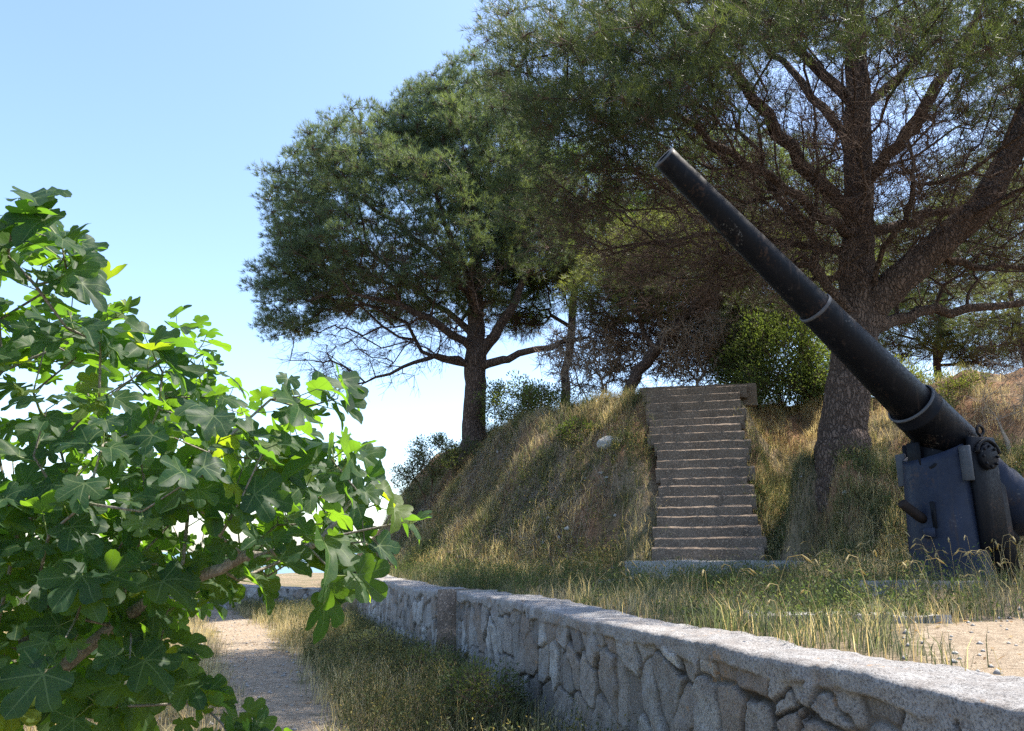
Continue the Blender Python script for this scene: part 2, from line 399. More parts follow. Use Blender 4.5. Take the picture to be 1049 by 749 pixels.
tag(sea, kind='structure')

# ------------------------------------------------------------------ stone walls
def voro(u, v, cu, cv, seed):
    rt = np.random.default_rng(seed).random((97, 97, 3))
    a = u / cu; b = v / cv; ai = np.floor(a).astype(int); bi = np.floor(b).astype(int)
    d1 = np.full(u.shape, 9.0); d2 = np.full(u.shape, 9.0); idr = np.zeros(u.shape); h = np.zeros(u.shape)
    for di in (-1, 0, 1):
        for dj in (-1, 0, 1):
            r = rt[(ai + di) % 97, (bi + dj) % 97]
            ox = ai + di + 0.12 + 0.76 * r[..., 0] - a; oy = bi + dj + 0.1 + 0.8 * r[..., 1] - b
            d = np.maximum(np.hypot(ox, oy) * 0.8, np.abs(ox) * 0.55 + np.abs(oy) * 0.55)
            cl = d < d1; h = np.where(cl, -ox * cu * (r[..., 0] - 0.5) * 0.5 - oy * cv * (r[..., 1] - 0.5) * 0.3, h)
            d2 = np.where(cl, d1, np.minimum(d2, d)); idr = np.where(cl, r[..., 2], idr); d1 = np.where(cl, d, d1)
    return d1, d2, idr, h
def wall(name, A, D, Nn, L, H, T, label, seed, cell=0.014, cu=0.27, cv=0.40, zb=-0.35, capw=0.10, end=True):
    root = thing(name, (A[0], A[1], 0), label, 'wall')
    hf = np.arange(zb, H - 0.03, cell); rc = 0.028
    prof = [(0, z) for z in hf] + [(rc - rc * math.cos(t), H - rc + rc * math.sin(t)) for t in np.linspace(0.25, math.pi / 2, 5)]
    prof += [(s, H) for s in np.arange(rc + cell * 1.5, T - 0.03, cell * 1.5)] + [(T, H - 0.03)] + [(T, z) for z in np.linspace(H - 0.1, H - 0.6, 6)]
    prof = np.array(prof); arc = np.concatenate([[0], np.cumsum(np.hypot(*np.diff(prof, axis=0).T))]) + zb
    n2 = np.gradient(prof, axis=0); n2 = unit(np.stack([-n2[:, 1], n2[:, 0]], 1))
    us = np.arange(0, L + cell, cell)
    U, Vv = np.meshgrid(us, arc, indexing='ij')
    wu = U + (fbm(U, Vv, 0.22, 3, seed) - 0.5) * 0.10 + (vnoise(U, Vv, 0.9, seed + 3) - 0.5) * 0.2
    wv = Vv + (fbm(U, Vv, 0.22, 3, seed + 8) - 0.5) * 0.14
    d1, d2, idr, facet = voro(wu, wv, cu, cv, seed); e = d2 - d1
    cap_edge = H - capw + (fbm(U, Vv * 0, 0.35, 4, seed + 20) - 0.5) * 0.16
    cap = sstep(-0.012, 0.012, Vv - cap_edge)
    jw = 0.035 + 0.075 * vnoise(U, Vv, 0.5, seed + 30)
    joint = 1 - sstep(jw * 0.25, jw, e)
    fill = sstep(0.55, 0.7, fbm(U, Vv, 0.55, 3, seed + 40))           # mortar smeared flush over some joints
    joint = joint * (1 - 0.75 * fill); joint_g = joint
    d = ((idr - 0.5) * 0.03 + facet * 0.55) * (1 - joint) - 0.04 * joint_g + (fbm(U, Vv, 0.09, 4, seed + 50) - 0.5) * 0.03 + (fbm(U, Vv * 0.22, 0.09, 4, seed + 52) - 0.5) * 0.03 + (fbm(U, Vv, 0.6, 3, seed + 55) - 0.5) * 0.025
    # cracks that wander down through the cap
    ck = np.abs(fbm(U * 1.0, Vv * 0.5, 0.5, 4, seed + 60) - 0.5)
    crack = (1 - sstep(0.003, 0.012, ck)) * sstep(0.5, 0.6, vnoise(U, Vv, 0.7, seed + 61))
    dc = 0.008 + (fbm(U, Vv, 0.4, 4, seed + 70) - 0.5) * 0.06 + (fbm(U, Vv, 0.07, 3, seed + 75) - 0.5) * 0.022
    d = d * (1 - cap) + dc * cap - 0.035 * crack
    top_dz = (fbm(U, U * 0, 1.3, 3, seed + 80) - 0.5) * 0.10
    pos2 = prof[None] + n2[None] * d[..., None]
    V = np.zeros(U.shape + (3,))
    V[..., :2] = A + D * U[..., None] + Nn * pos2[..., :1]
    V[..., 2] = pos2[..., 1] + top_dz * sstep(0.2, 1.0, pos2[..., 1] / H)
    nv = len(arc); i, j = np.meshgrid(np.arange(len(us) - 1), np.arange(nv - 1), indexing='ij'); q = (i * nv + j).ravel()
    F = np.stack([q, q + nv, q + nv + 1, q + 1], 1)
    if D @ np.array([Nn[1], -Nn[0]]) < 0: F = F[:, ::-1]
    tone = np.where(cap > 0.5, 0.33 + 0.25 * fbm(U, Vv, 0.3, 3, seed + 90), idr)
    mesh('masonry', V.reshape(-1, 3), [F], M['stone'], root, smooth=True, attrs={'tone': tone.ravel(), 'joint': np.clip(joint * 0.95 * (1 - cap) + crack * 0.9, 0, 1).ravel()})
    if end:
        for uu, sg in ((0.0, -1), (L, 1)):
            ss, zz = np.meshgrid(np.linspace(-0.01, T, 24), np.linspace(zb, H + 0.03 + (fbm(np.array([uu]), np.array([0.0]), 1.3, 3, seed + 80)[0] - 0.5) * 0.10, 60), indexing='ij')
            off = 0.012 + (fbm(ss, zz, 0.2, 4, seed + 95) - 0.5) * 0.05
            V = np.zeros(ss.shape + (3,)); V[..., :2] = A + D * (uu + sg * off)[..., None] + Nn * ss[..., None]; V[..., 2] = zz
            i, j = np.meshgrid(np.arange(23), np.arange(59), indexing='ij'); q = (i * 60 + j).ravel()
            mesh('end_face', V.reshape(-1, 3), [np.stack([q, q + 60, q + 61, q + 1], 1)], M['plaster'] if 'step back' in label else M['slab'], root, smooth=True)
    return root
wall('stone_wall', WA, WD, WN, 13.0, 1.05, 0.58, 'grey rubble stone retaining wall with cracked mortar cap, the nearer and longer one beside the path', 5, cell=0.0115)
wall('stone_wall', FA, FD, FN, float(np.linalg.norm(FB - FA)), 1.05, 0.6, 'grey rubble stone wall beyond the step back, ending in a brown rendered end', 6, cell=0.022, cu=0.26, cv=0.3)
LA, LB = np.array([-11.5, 26.2]), np.array([-4.6, 21.4]); LD = unit(LB - LA); LN = np.array([-LD[1], LD[0]])
wall('stone_wall', LA, LD, LN if LN[1] > 0 else -LN, float(np.linalg.norm(LB - LA)), 0.62, 0.55, 'low pale rubble wall crossing the far end of the path', 7, cell=0.035, cu=0.42, cv=0.34, capw=0.03, end=False)

# ------------------------------------------------------------------ staircase
st = thing('staircase', (S0[0], S0[1], 1.2), 'worn concrete staircase of narrow steps climbing the grassy mound', 'staircase')
def oriented(V, org, U2, R2):
    return np.concatenate([org + V[:, :1] * R2 + V[:, 1:2] * U2, V[:, 2:]], 1)
for k in range(NSTEP):
    f0 = k * TREAD + rng.normal(0, 0.008); zt = SZ0 + (k + 1) * RISE + rng.normal(0, 0.012)
    w = SW / 2 + rng.normal(0, 0.03) + 0.006 * k
    wl = w - (0.22 * math.exp(-((k - 8.5) / 4.0) ** 2)) + rng.normal(0, 0.03)
    V, F = box_grid((-wl, f0, zt - 0.33), (w + rng.normal(0, 0.05), f0 + TREAD + 0.09, zt), 0.036)
    topm = np.clip((V[:, 2] - (zt - 0.07)) / 0.07, 0, 1); V[:, 2] -= topm * 0.042 * np.clip(1 - (V[:, 1] - f0) / TREAD, 0, 1)
    tilt = rng.normal(0, 0.006) + 0.008
    V[:, 2] += V[:, 0] * tilt
    er = np.clip((V[:, 2] - (zt - 0.05)) / 0.05, 0, 1) * np.clip((f0 + 0.05 - V[:, 1]) / 0.05, 0, 1)
    chip = er * (0.022 + 0.03 * sstep(0.62, 0.8, vnoise(V[:, 0], V[:, 0] * 0 + k, 0.22, 77)))
    V[:, 1] += chip * 0.7; V[:, 2] -= chip * 0.6
    V[:, 2] += (vnoise(V[:, 0], V[:, 0] * 0 + k * 7.7, 0.9, 78) - 0.5) * 0.018; V[:, 1] += (vnoise(V[:, 0], V[:, 0] * 0 + k * 3.1, 0.7, 79) - 0.5) * 0.02
    V = rough(V, 0.014, 0.16, k)
    mesh('step', oriented(V, S0, SU, SR), [F], M['step'], st, smooth=False)
V, F = box_grid((-1.5, -0.95, 0.85), (1.6, -0.02, 1.43), 0.06)
mesh('bottom_landing', oriented(rough(V, 0.03, 0.3, 40), S0, SU, SR), [F], M['slab'], st)
yt = NSTEP * TREAD
V, F = box_grid((-1.25, yt + 0.11, 5.0), (1.52, yt + 0.36, SZ0 + NSTEP * RISE + 0.07), 0.06)
pw = mesh('parapet', oriented(rough(V, 0.02, 0.3, 41), S0, SU, SR), [F], M['step'])
tag(pw, 'low brown concrete parapet across the top of the stairs', 'low wall')
# slabs of the old gun platform in the grass
for k, (cx, cy, ang, sx, sy, lab) in enumerate([(2.7, 6.6, -8, 1.5, 0.45, 'pale concrete slab lying in the grass behind the near wall'),
                                           (4.3, 8.6, -5, 1.4, 0.35, 'small worn slab in the dirt in front of the gun pedestal'),
                                           (1.75, 13.6, 8, 0.5, 0.22, 'broken grey slab half buried in grass left of the stair landing')]):
    V, F = box_grid((-sx / 2, -sy / 2, -0.2), (sx / 2, sy / 2, 0.05), 0.05); V = rough(V, 0.02, 0.25, 50 + k)
    ca, sa = math.cos(R(ang)), math.sin(R(ang)); z = float(ground(cx, cy)) + 0.03
    V = np.stack([cx + V[:, 0] * ca - V[:, 1] * sa, cy + V[:, 0] * sa + V[:, 1] * ca, z + V[:, 2]], 1)
    tag(mesh('concrete_slab', V, [F], M['slab']), lab, 'slab')
def rock(px, py, d, r, lab, seed, c=None):
    c = P(px, py, d); c[2] = float(ground(c[0], c[1])) + r * 0.3
    u, v = np.meshgrid(np.linspace(0, 2 * math.pi, 40), np.linspace(0.02, math.pi - 0.02, 22), indexing='ij')
    D = np.stack([np.cos(u) * np.sin(v), np.sin(u) * np.sin(v), np.cos(v)], -1).reshape(-1, 3)
    k = np.sign(D) * np.abs(D) ** 0.75 * np.array([1.35, 0.8, 0.62]) * r
    k = rough(k, 0.3 * r, 1.1 * r, seed)
    i, j = np.meshgrid(np.arange(39), np.arange(21), indexing='ij'); q = (i * 22 + j).ravel()
    tag(mesh('rock', c + k, [np.stack([q, q + 1, q + 23, q + 22], 1)], M['rock']), lab, 'rock')
rock(627, 462, 17.6, 0.26, 'pale rock on the grassy slope left of the stairs', 3)
rock(462, 668, 11.5, 0.12, 'small pale stone at the foot of the brown wall end', 5)

# ------------------------------------------------------------------ coastal gun
GB = np.array([5.12, 9.3]); gz = 1.2
gun = thing('coastal_gun', (GB[0], GB[1], gz), 'old black coastal artillery gun with long raised barrel on a steel pedestal', 'gun')
MZ, TR = P(680, 161, 7.75), P(972, 452, 9.25)
ax = unit(TR - MZ); LT = float(np.linalg.norm(TR - MZ))
fa, fb = frame_for(ax)
def lathe(profile, k=48, wob=0.0, seed=0):
    """profile: (distance along the axis from the muzzle, radius)"""
    pr = np.array(profile); th = np.arange(k) * 2 * math.pi / k
    ring = fa[None] * np.cos(th)[:, None] + fb[None] * np.sin(th)[:, None]
    V = (MZ + ax * pr[:, :1])[:, None] + ring[None] * pr[:, 1][:, None, None]
    n = len(pr); i = np.arange(n - 1)[:, None] * k; j = np.arange(k)[None]
    F = np.stack([i + j, i + k + j, i + k + (j + 1) % k, i + (j + 1) % k], -1).reshape(-1, 4)
    return V.reshape(-1, 3), F
def at_pix(px):   # distance along the barrel seen at photo column px
    s = np.linspace(0, LT * 1.6, 600); pp = project(MZ + ax * s[:, None]); return float(np.interp(px, pp[:, 0], s))
def pxr(px, w):   # radius that reads w pixels wide there
    s = at_pix(px); return w / 2 * project(MZ + ax * s)[0, 2] / FPX
s1, s2, s3 = at_pix(836), at_pix(935), at_pix(975)
r0, r1, r1b, r2, r3 = pxr(680, 25), pxr(834, 33.5), pxr(838, 36.5), pxr(934, 44), pxr(940, 50.5)
bl = MB()
ss = np.linspace(0.06, s1 - 0.02, 30)
V, F = lathe([(0.9, 0.07), (0.05, 0.075), (0.0, 0.085), (0.0, r0 * 0.93), (0.012, r0)] + [(0.10, r0), (0.14, r0 * 0.985)] + [(s, r0 * 0.985 + (r1 - r0 * 0.985) * (s / s1)) for s in ss[2:]])
bl.add(V, F)
brl = bl.build('barrel', M['gun'], gun, smooth=True)
def part(name, prof, mat, parent=gun, smooth=True):
    V, F = lathe(prof); return mesh(name, V, [F], mat, parent, smooth=smooth)
part('muzzle_rim', [(-0.004, 0.09), (-0.006, r0 * 0.95), (0.006, r0 * 1.012), (0.016, r0 * 1.006)], M['worn'])
part('barrel_hoop', [(s1 - 0.02, r1 * 0.98), (s1 - 0.02, r1b * 0.985), (s1, r1b), (s1 + 0.2, r1b * 1.005), (s2 - 0.02, r2), (s2, r2 * 0.95)], M['gun'])
part('hoop_ring', [(s1 - 0.032, r1b * 0.96), (s1 - 0.028, r1b * 1.012), (s1 + 0.004, r1b * 1.014), (s1 + 0.01, r1b * 0.99)], M['worn'])
part('cradle_sleeve', [(s2 - 0.03, r2 * 0.96), (s2 - 0.03, r3 * 0.98), (s2 - 0.01, r3), (s2 + 0.1, r3), (s2 + 0.105, r3 * 1.02), (s2 + 0.13, r3 * 1.02), (s2 + 0.135, r3), (s2 + 0.75, r3 * 1.05), (s2 + 0.78, r3 * 0.95), (s2 + 0.78, r3 * 0.5)], M['gun'])
part('sleeve_ring', [(s2 - 0.045, r3 * 0.94), (s2 - 0.042, r3 * 1.008), (s2 - 0.02, r3 * 1.012), (s2 - 0.014, r3 * 0.99)], M['worn'])
rb_ = r3 * 0.93
part('breech', [(s2 + 0.77, rb_ * 0.5), (s2 + 0.77, rb_), (s2 + 1.5, rb_ * 1.02), (s2 + 1.52, rb_ * 1.12), (s2 + 2.1, rb_ * 1.12), (s2 + 2.15, rb_ * 1.0), (s2 + 2.15, 0.02)], M['gun_sky_tint'])
# pedestal: a flared conical skirt, cut away at the right where the breech swings down
cx, cy = GB; k = 64
th = np.linspace(0, 2 * math.pi, k + 1)
zs = np.concatenate([np.linspace(gz + 0.05, gz + 0.16, 3), np.linspace(gz + 0.2, gz + 1.60, 14)])
rs = np.interp(zs, [gz + 0.05, gz + 0.2, gz + 1.60], [0.47, 0.425, 0.375])
V = np.zeros((len(zs), k + 1, 3)); V[..., 0] = cx + rs[:, None] * np.cos(th); V[..., 1] = cy + rs[:, None] * np.sin(th)
V[..., 2] = zs[:, None] + np.clip((zs[:, None] - gz - 1.2) / 0.4, 0, 1) * (0.15 * np.cos(th - 0.2))[None]
i, j = np.meshgrid(np.arange(len(zs) - 1), np.arange(k), indexing='ij'); q = (i * (k + 1) + j).ravel()
ped = mesh('pedestal', V.reshape(-1, 3), [np.stack([q, q + 1, q + k + 2, q + k + 1], 1)], M['gun_sky_tint'], gun, smooth=True)
sol = ped.modifiers.new('Solidify', 'SOLIDIFY'); sol.thickness = 0.03
def cyl(c, d, r, L, k=32, bev=0.012):
    c = np.array(c, float); d = unit(np.array(d, float)); p0 = c - d * L / 2
    return tube(np.stack([p0 + d * s for s in (0, bev, L - bev, L)]), [r - bev, r, r, r - bev], k, True)
m_ = MB(); m_.add(*cyl((cx, cy, gz + 0.0), (0, 0, 1), 0.66, 0.12, 64)); fl = m_.build('base_flange', M['gun'], gun)
for a in np.arange(16) * math.pi / 8:
    m_ = MB(); m_.add(*cyl((cx + 0.585 * math.cos(a), cy + 0.585 * math.sin(a), gz + 0.08), (0, 0, 1), 0.026, 0.05, 6, 0.004)); m_.build('bolt', M['rust'], fl)
for mm in (fl,): mm.data.polygons.foreach_set('use_smooth', np.zeros(len(mm.data.polygons), bool))
def obox(c, ex, ey, ez, bev=0.012):
    """bevelled box from centre and half axes"""
    c = np.array(c, float); E_ = [np.array(e, float) for e in (ex, ey, ez)]; L = [np.linalg.norm(e) for e in E_]
    V = []; 
    for sx in (-1, 1):
        for sy in (-1, 1):
            for sz in (-1, 1):
                for ax_ in range(3):
                    f = [sx, sy, sz]; q = c.copy()
                    for a2 in range(3): q = q + E_[a2] * f[a2] * (1.0 if a2 == ax_ else 1 - bev / L[a2])
                    V.append(q)
    import bmesh
    bm = bmesh.new(); vs = [bm.verts.new(v) for v in V]; bmesh.ops.convex_hull(bm, input=vs)
    bm.verts.index_update(); Vo = np.array([v.co[:] for v in bm.verts]); F = np.array([[v.index for v in f.verts] for f in bm.faces if len(f.verts) == 3])
    Fq = [[v.index for v in f.verts] for f in bm.faces if len(f.verts) == 4]; bm.free()
    return (Vo, F) if not Fq else (Vo, F, np.array(Fq))
# trunnion: side direction is across the barrel, level
side = unit(np.cross(ax, [0, 0, 1.0])); side = side if side[1] < 0 else -side     # towards the viewer
upb = unit(np.cross(side, ax)); upb = upb if upb[2] > 0 else -upb
T0 = P(985, 474, 9.0)
hz = unit(np.array([ax[0], ax[1], 0])); Zu = np.array([0, 0, 1.0])
for sgn, nm in ((1, 'front'), (-1, 'rear')):
    cpt = np.array([cx, cy, T0[2]]) + side * sgn * 0.44 + hz * 0.20
    m_ = MB(); m_.add(*obox(cpt + Zu * -0.34, hz * 0.22, side * 0.035, Zu * 0.64, 0.02))
    ck_ = m_.build('trunnion_cheek', M['gun'], gun)
    m_ = MB(); m_.add(*cyl(cpt + side * sgn * 0.045 + Zu * 0.06, side, 0.15, 0.10)); cp = m_.build('trunnion_cap', M['gun'], gun)
    for a in np.arange(8) * math.pi / 4:
        m_ = MB(); m_.add(*cyl(cpt + side * sgn * 0.10 + Zu * (0.06 + 0.118 * math.sin(a)) + hz * 0.118 * math.cos(a), side, 0.018, 0.03, 6, 0.004)); m_.build('bolt', M['gun'], cp)
    m_ = MB()
    th2 = np.linspace(0.2, math.pi - 0.2, 14)
    pts = np.array([cpt + side * sgn * 0.075 + Zu * (0.06 + 0.19 * math.sin(t)) + hz * (0.19 * math.cos(t)) for t in th2])
    m_.add(*tube(pts, 0.024, 10, True)); m_.build('cap_strap', M['gun'], cp, smooth=True)
    m_ = MB(); m_.add(*obox(cpt - hz * 0.285 + Zu * -0.02, hz * 0.018, side * 0.07, Zu * 0.2, 0.008)); m_.build('cheek_rib', M['worn'], ck_)
# lifting eye on top of the trunnion
c = P(1000, 434, 8.95); t = np.linspace(0, 2 * math.pi, 22)
c = np.array([cx, cy, 0]) + side * 0.44 + hz * 0.22; c[2] = T0[2] + 0.375
m_ = MB(); m_.add(*tube(np.array([c + hz * 0.055 * math.cos(a) + Zu * 0.055 * math.sin(a) for a in t]), 0.016, 8)); m_.add(*tube(np.array([c - Zu * 0.15, c - Zu * 0.055]), 0.02, 8, True))
m_.build('lifting_eye', M['gun'], gun, smooth=True)
# carriage arms and recoil cylinder going down behind the breech
m_ = MB()
for sgn in (1, -1):
    o = np.array([cx, cy, 0]) + side * sgn * 0.34
    pts = [o + hz * 0.25 + Zu * (gz + 1.45), o + hz * 0.62 + Zu * (gz + 1.15), o + hz * 0.66 + Zu * (gz + 0.1), o + hz * 0.2 + Zu * (gz + 0.1)]
    pr_ = [p_ + side * 0.03 for p_ in pts] + [p_ - side * 0.03 for p_ in pts]
    m_.add(np.array(pr_), np.array([[0, 1, 2, 3], [7, 6, 5, 4], [0, 4, 5, 1], [1, 5, 6, 2], [2, 6, 7, 3], [3, 7, 4, 0]]))
m_.build('carriage_side', M['gun'], gun)
p0 = MZ + ax * (s2 + 0.5) - upb * (r3 + 0.16) + side * 0.02
m_ = MB(); m_.add(*tube(np.stack([p0, p0 + ax * 0.02, p0 + ax * 1.5, p0 + ax * 1.52]), [0.1, 0.12, 0.12, 0.1], 24, True)); m_.build('recoil_cylinder', M['gun'], gun, smooth=True)
# neck that carries the sleeve on the pedestal
m_ = MB(); m_.add(*tube(np.stack([np.array([cx - 0.03, cy, gz + 1.2]), np.array([cx - 0.02, cy, gz + 1.5]), np.array([cx, cy, gz + 1.78])]), [0.27, 0.27, 0.25], 40, True)); m_.build('neck', M['gun'], gun, smooth=True)
m_ = MB()
lf = np.array([cx - 0.33, cy - 0.12, gz + 1.52]); m_.add(*obox(lf, (0.015, 0.008, 0), (-0.03, 0.09, 0), (0, 0, 0.14), 0.006)); m_.build('stop_plate', M['gun'], gun)
# training lever with its hinge on the left of the pedestal
hp = np.array([cx - 0.41, cy - 0.18, gz + 0.78])
m_ = MB(); m_.add(*tube(np.stack([hp + [0.08, 0, -0.02], hp + [0.02, -0.01, 0.01], hp + [-0.19, -0.06, 0.16], hp + [-0.20, -0.062, 0.168]]), [0.055, 0.06, 0.055, 0.045], 18, True))
lv = m_.build('training_lever', M['rust'], gun, smooth=True)
m_ = MB(); m_.add(*obox(hp + [0.125, -0.085, 0.03], (0.012, 0.0, 0), (0, 0.07, 0), (0, 0, 0.15), 0.005)); m_.build('hinge_plate', M['gun'], gun)
m_ = MB(); m_.add(*obox(hp + [0.06, -0.09, -0.17], (0.055, -0.02, 0), (0.012, 0.05, 0), (0, 0, 0.055), 0.01)); m_.build('hinge_bracket', M['gun_sky_tint'], gun)

# ------------------------------------------------------------------ vegetation generators
def mst(root_pts, root_par, att, bf=0.25, seglen=0.45, jit=0.06, r=None):
    """grow a branching skeleton from given limbs to attractor points, nearest first"""
    r = r or rng
    Pn = [np.array(p, float) for p in root_pts]; par = list(root_par); L = [0.0] * len(Pn)
    for i in range(1, len(Pn)): L[i] = L[par[i]] + np.linalg.norm(Pn[i] - Pn[par[i]])
    att = np.asarray(att, float); n = len(att)
    best = np.full(n, 1e9); bp = np.zeros(n, int); done = np.zeros(n, bool); idx = np.zeros(n, int)
    def relax(i):
        d = np.linalg.norm(att - Pn[i], axis=1) + bf * L[i]
        m = d < best; best[m] = d[m]; bp[m] = i
    for i in range(len(Pn)): relax(i)
    for _ in range(n):
        k = int(np.argmin(np.where(done, 1e9, best))); done[k] = True
        a = bp[k]; d = att[k] - Pn[a]; l = np.linalg.norm(d); ns = max(1, int(l / seglen)); last = a
        sag = r.normal(0, jit, 3) * min(l, 2.0)
        for s in range(1, ns + 1):
            t = s / ns; Pn.append(Pn[a] + d * t + sag * 4 * t * (1 - t) + (r.normal(0, jit * 0.25, 3) if s < ns else 0))
            par.append(last); L.append(L[last] + l / ns); last = len(Pn) - 1
            if s < ns: relax(last)
        idx[k] = last; relax(last)
    return np.array(Pn), np.array(par), idx
def skeleton_mesh(Pn, par, minr, tip, pw=2.4, sides=None, wobble=0.0):
    n = len(Pn); acc = np.zeros(n); rad = np.zeros(n); child = np.zeros(n, int)
    mr = np.zeros(n); mr[:len(minr)] = minr
    for i in range(n - 1, -1, -1):
        rad[i] = max(tip, acc[i] ** (1 / pw), mr[i])
        if i and par[i] >= 0: acc[par[i]] += rad[i] ** pw if i >= len(minr) else 0
    kids = [[] for _ in range(n)]
    for i in range(1, n): kids[par[i]].append(i)
    mb = MB(); starts = [0]; 
    while starts:
        s = starts.pop(); path = [s] if par[s] < 0 or s == 0 else [par[s], s]
        cur = s
        while kids[cur]:
            k = max(kids[cur], key=lambda c: rad[c])
            starts += [c for c in kids[cur] if c != k]; path.append(k); cur = k
        if len(path) < 2: continue
        rr = rad[path].copy()
        if len(path) > 2 and not (par[s] < 0 or s == 0): rr[0] = min(rr[0], rr[1] * 1.25)
        elif not (par[s] < 0 or s == 0): rr[0] = rr[1]
        rr[-1] *= 0.6
        k = 20 if rr.max() > 0.2 else 10 if rr.max() > 0.06 else 6 if rr.max() > 0.02 else 4
        pp = Pn[path]
        if rr.max() > 0.2:          # finer, lumpier trunk
            t0 = np.arange(len(pp)); t1 = np.linspace(0, len(pp) - 1, len(pp) * 5)
            pp = np.stack([np.interp(t1, t0, pp[:, c]) for c in range(3)], 1); 
            for _ in range(3): pp[1:-1] = (pp[:-2] + 2 * pp[1:-1] + pp[2:]) / 4
            rr = np.interp(t1, t0, rr)
            th = np.arange(k) / k
            wob = 1 + 0.10 * (fbm(th[None, :] * 9 + 0 * t1[:, None], t1[:, None] * 0.5 + 0 * th[None], 1.0, 3, 5) - 0.5) * 2
            mb.add(*tube(pp, rr, k, False, wob))
        else: mb.add(*tube(pp, rr, k))
    return mb, rad
def limbs(spec):
    """spec: list of (parent limb index or None, node index on it, [(point, radius)...])"""
    pts, par, rad, start = [], [], [], []
    for parent, node, nodes in spec:
        start.append((len(pts), len(nodes)))
        for k, (p, r) in enumerate(nodes):
            if k == 0: par.append(-1 if parent is None else start[parent][0] + node)
            else: par.append(len(pts) - 1)
            pts.append(p); rad.append(r)
    return pts, par, rad
def densify(nodes, n=4, jit=0.05, r=None):
    r = r or rng
    p = np.array([q for q, _ in nodes]); w = np.array([q for _, q in nodes]); t = np.arange(len(p)); t2 = np.linspace(0, len(p) - 1, (len(p) - 1) * n + 1)
    pp = np.stack([np.interp(t2, t, p[:, c]) for c in range(3)], 1)
    for _ in range(2): pp[1:-1] = (pp[:-2] + 2 * pp[1:-1] + pp[2:]) / 4
    pp[1:-1] += r.normal(0, jit, pp[1:-1].shape)
    return list(zip(pp, np.interp(t2, t, w)))
def needles(C, D, per, length, width, col, r):
    """tufts: per thin triangles around direction D at each centre C"""
    n = len(C); c = np.repeat(C, per, 0); d = unit(np.repeat(D, per, 0) + r.normal(0, 0.62, (n * per, 3)))
    l = length * r.uniform(0.7, 1.25, (n * per, 1))
    b = c + r.normal(0, 0.02, c.shape); w = unit(np.cross(d, r.normal(0, 1, d.shape))) * (width / 2)
    V = np.stack([b - w, b + w, b + d * l], 1).reshape(-1, 3)
    return V, np.arange(len(V)).reshape(-1, 3), np.repeat(np.repeat(col, per, 0), 3, 0)
def shell(center, rad, n, r, inner=0.72, zlo=-0.6, sep=None, keep=None):
    """points in the outer shell of an ellipsoid, thinned to a minimum distance"""
    out = []
    c = np.array(center); rd = np.array(rad)
    D = unit(r.normal(0, 1, (n * 12, 3))); rho = r.uniform(inner ** 3, 1, (n * 12, 1)) ** (1 / 3)
    D = D * rho; D = D[D[:, 2] > zlo]
    # lumpy outline
    ang = np.arctan2(D[:, 1], D[:, 0]); lump = 1 + 0.46 * (fbm(ang * 2.2 + 20, D[:, 2] * 2.4 + 9, 1.0, 3, int(r.integers(50))) - 0.5)
    Q = c + D * lump[:, None] * rd
    if keep is not None: Q = Q[keep(Q)]
    if sep is None: return Q[:n]
    for q in Q:
        if len(out) >= n: break
        if not out or np.min(np.sum((np.array(out) - q) ** 2, 1)) > sep * sep: out.append(q)
    return np.array(out)
def pad_tufts(A, out, m, spread, r, up=0.5):
    n = len(A); c = np.repeat(A, m, 0); o = np.repeat(out, m, 0)
    off = unit(r.normal(0, 1, c.shape)) * (r.random((n * m, 1)) ** 0.45) * spread * np.array([1, 1, 0.55])
    d = unit(o * 0.5 + off / spread * 0.8 + np.array([0, 0, up]))
    return c, c + off, d
def pine(name, label, spec, att, leaf, bf, m, spread, per, nl, nw, cols, bare=None, seed=0, tip=0.008, twig_r=0.006, base=None, core=None, pw=2.4, nmat='needles'):
    r = np.random.default_rng(seed)
    pts, par, rad = limbs(spec)
    root = thing(name, base if base is not None else pts[0], label, 'tree')
    allatt = att if bare is None else np.concatenate([att, bare])
    Pn, pr, idx = mst(pts, par, allatt, bf, r=r)
    mb, rr = skeleton_mesh(Pn, pr, rad, tip, pw)
    na = len(att)
    ctr = np.array(core)
    A = att[leaf]; out = unit(A - ctr)
    c0, tc, td = pad_tufts(A, out, m, spread, r)
    V, F = prisms(c0[::2], tc[::2], twig_r, twig_r * 0.5)
    tw = MB(); tw.add(V, F)
    if bare is not None:
        B0 = np.concatenate([bare, att[~leaf]]) if (~leaf).any() else bare
        kk = 7; c = np.repeat(B0, kk, 0); dd = unit(np.repeat(unit(B0 - ctr), kk, 0) * 0.7 + r.normal(0, 0.6, c.shape))
        e = c + dd * r.uniform(0.2, 0.75, (len(c), 1)); mid = (c + e) / 2 + r.normal(0, 0.04, c.shape)
        tw.add(*prisms(c, mid, twig_r * 0.8, twig_r * 0.65)); tw.add(*prisms(mid, e, twig_r * 0.65, twig_r * 0.4))
        c2 = np.repeat(mid, 2, 0); e2 = c2 + unit(np.repeat(dd, 2, 0) + r.normal(0, 0.7, c2.shape)) * r.uniform(0.12, 0.35, (len(c2), 1))
        tw.add(*prisms(c2, e2, twig_r * 0.5, twig_r * 0.35))
    mb.build('trunk', M['bark'], root, smooth=True)
    tw.build('twigs', M['twig'], root)
    cl = np.repeat(r.random(len(A)), m)[:, None]; f = np.clip(cl * 0.6 + r.random((len(tc), 1)) * 0.5, 0, 1)
    col = np.array(cols[0]) * (1 - f) + np.array(cols[1]) * f
    V, F, C = needles(tc, td, per, nl, nw, col, r)
    mesh('crown', V, [F], M[nmat], root, colors=C)
    return root
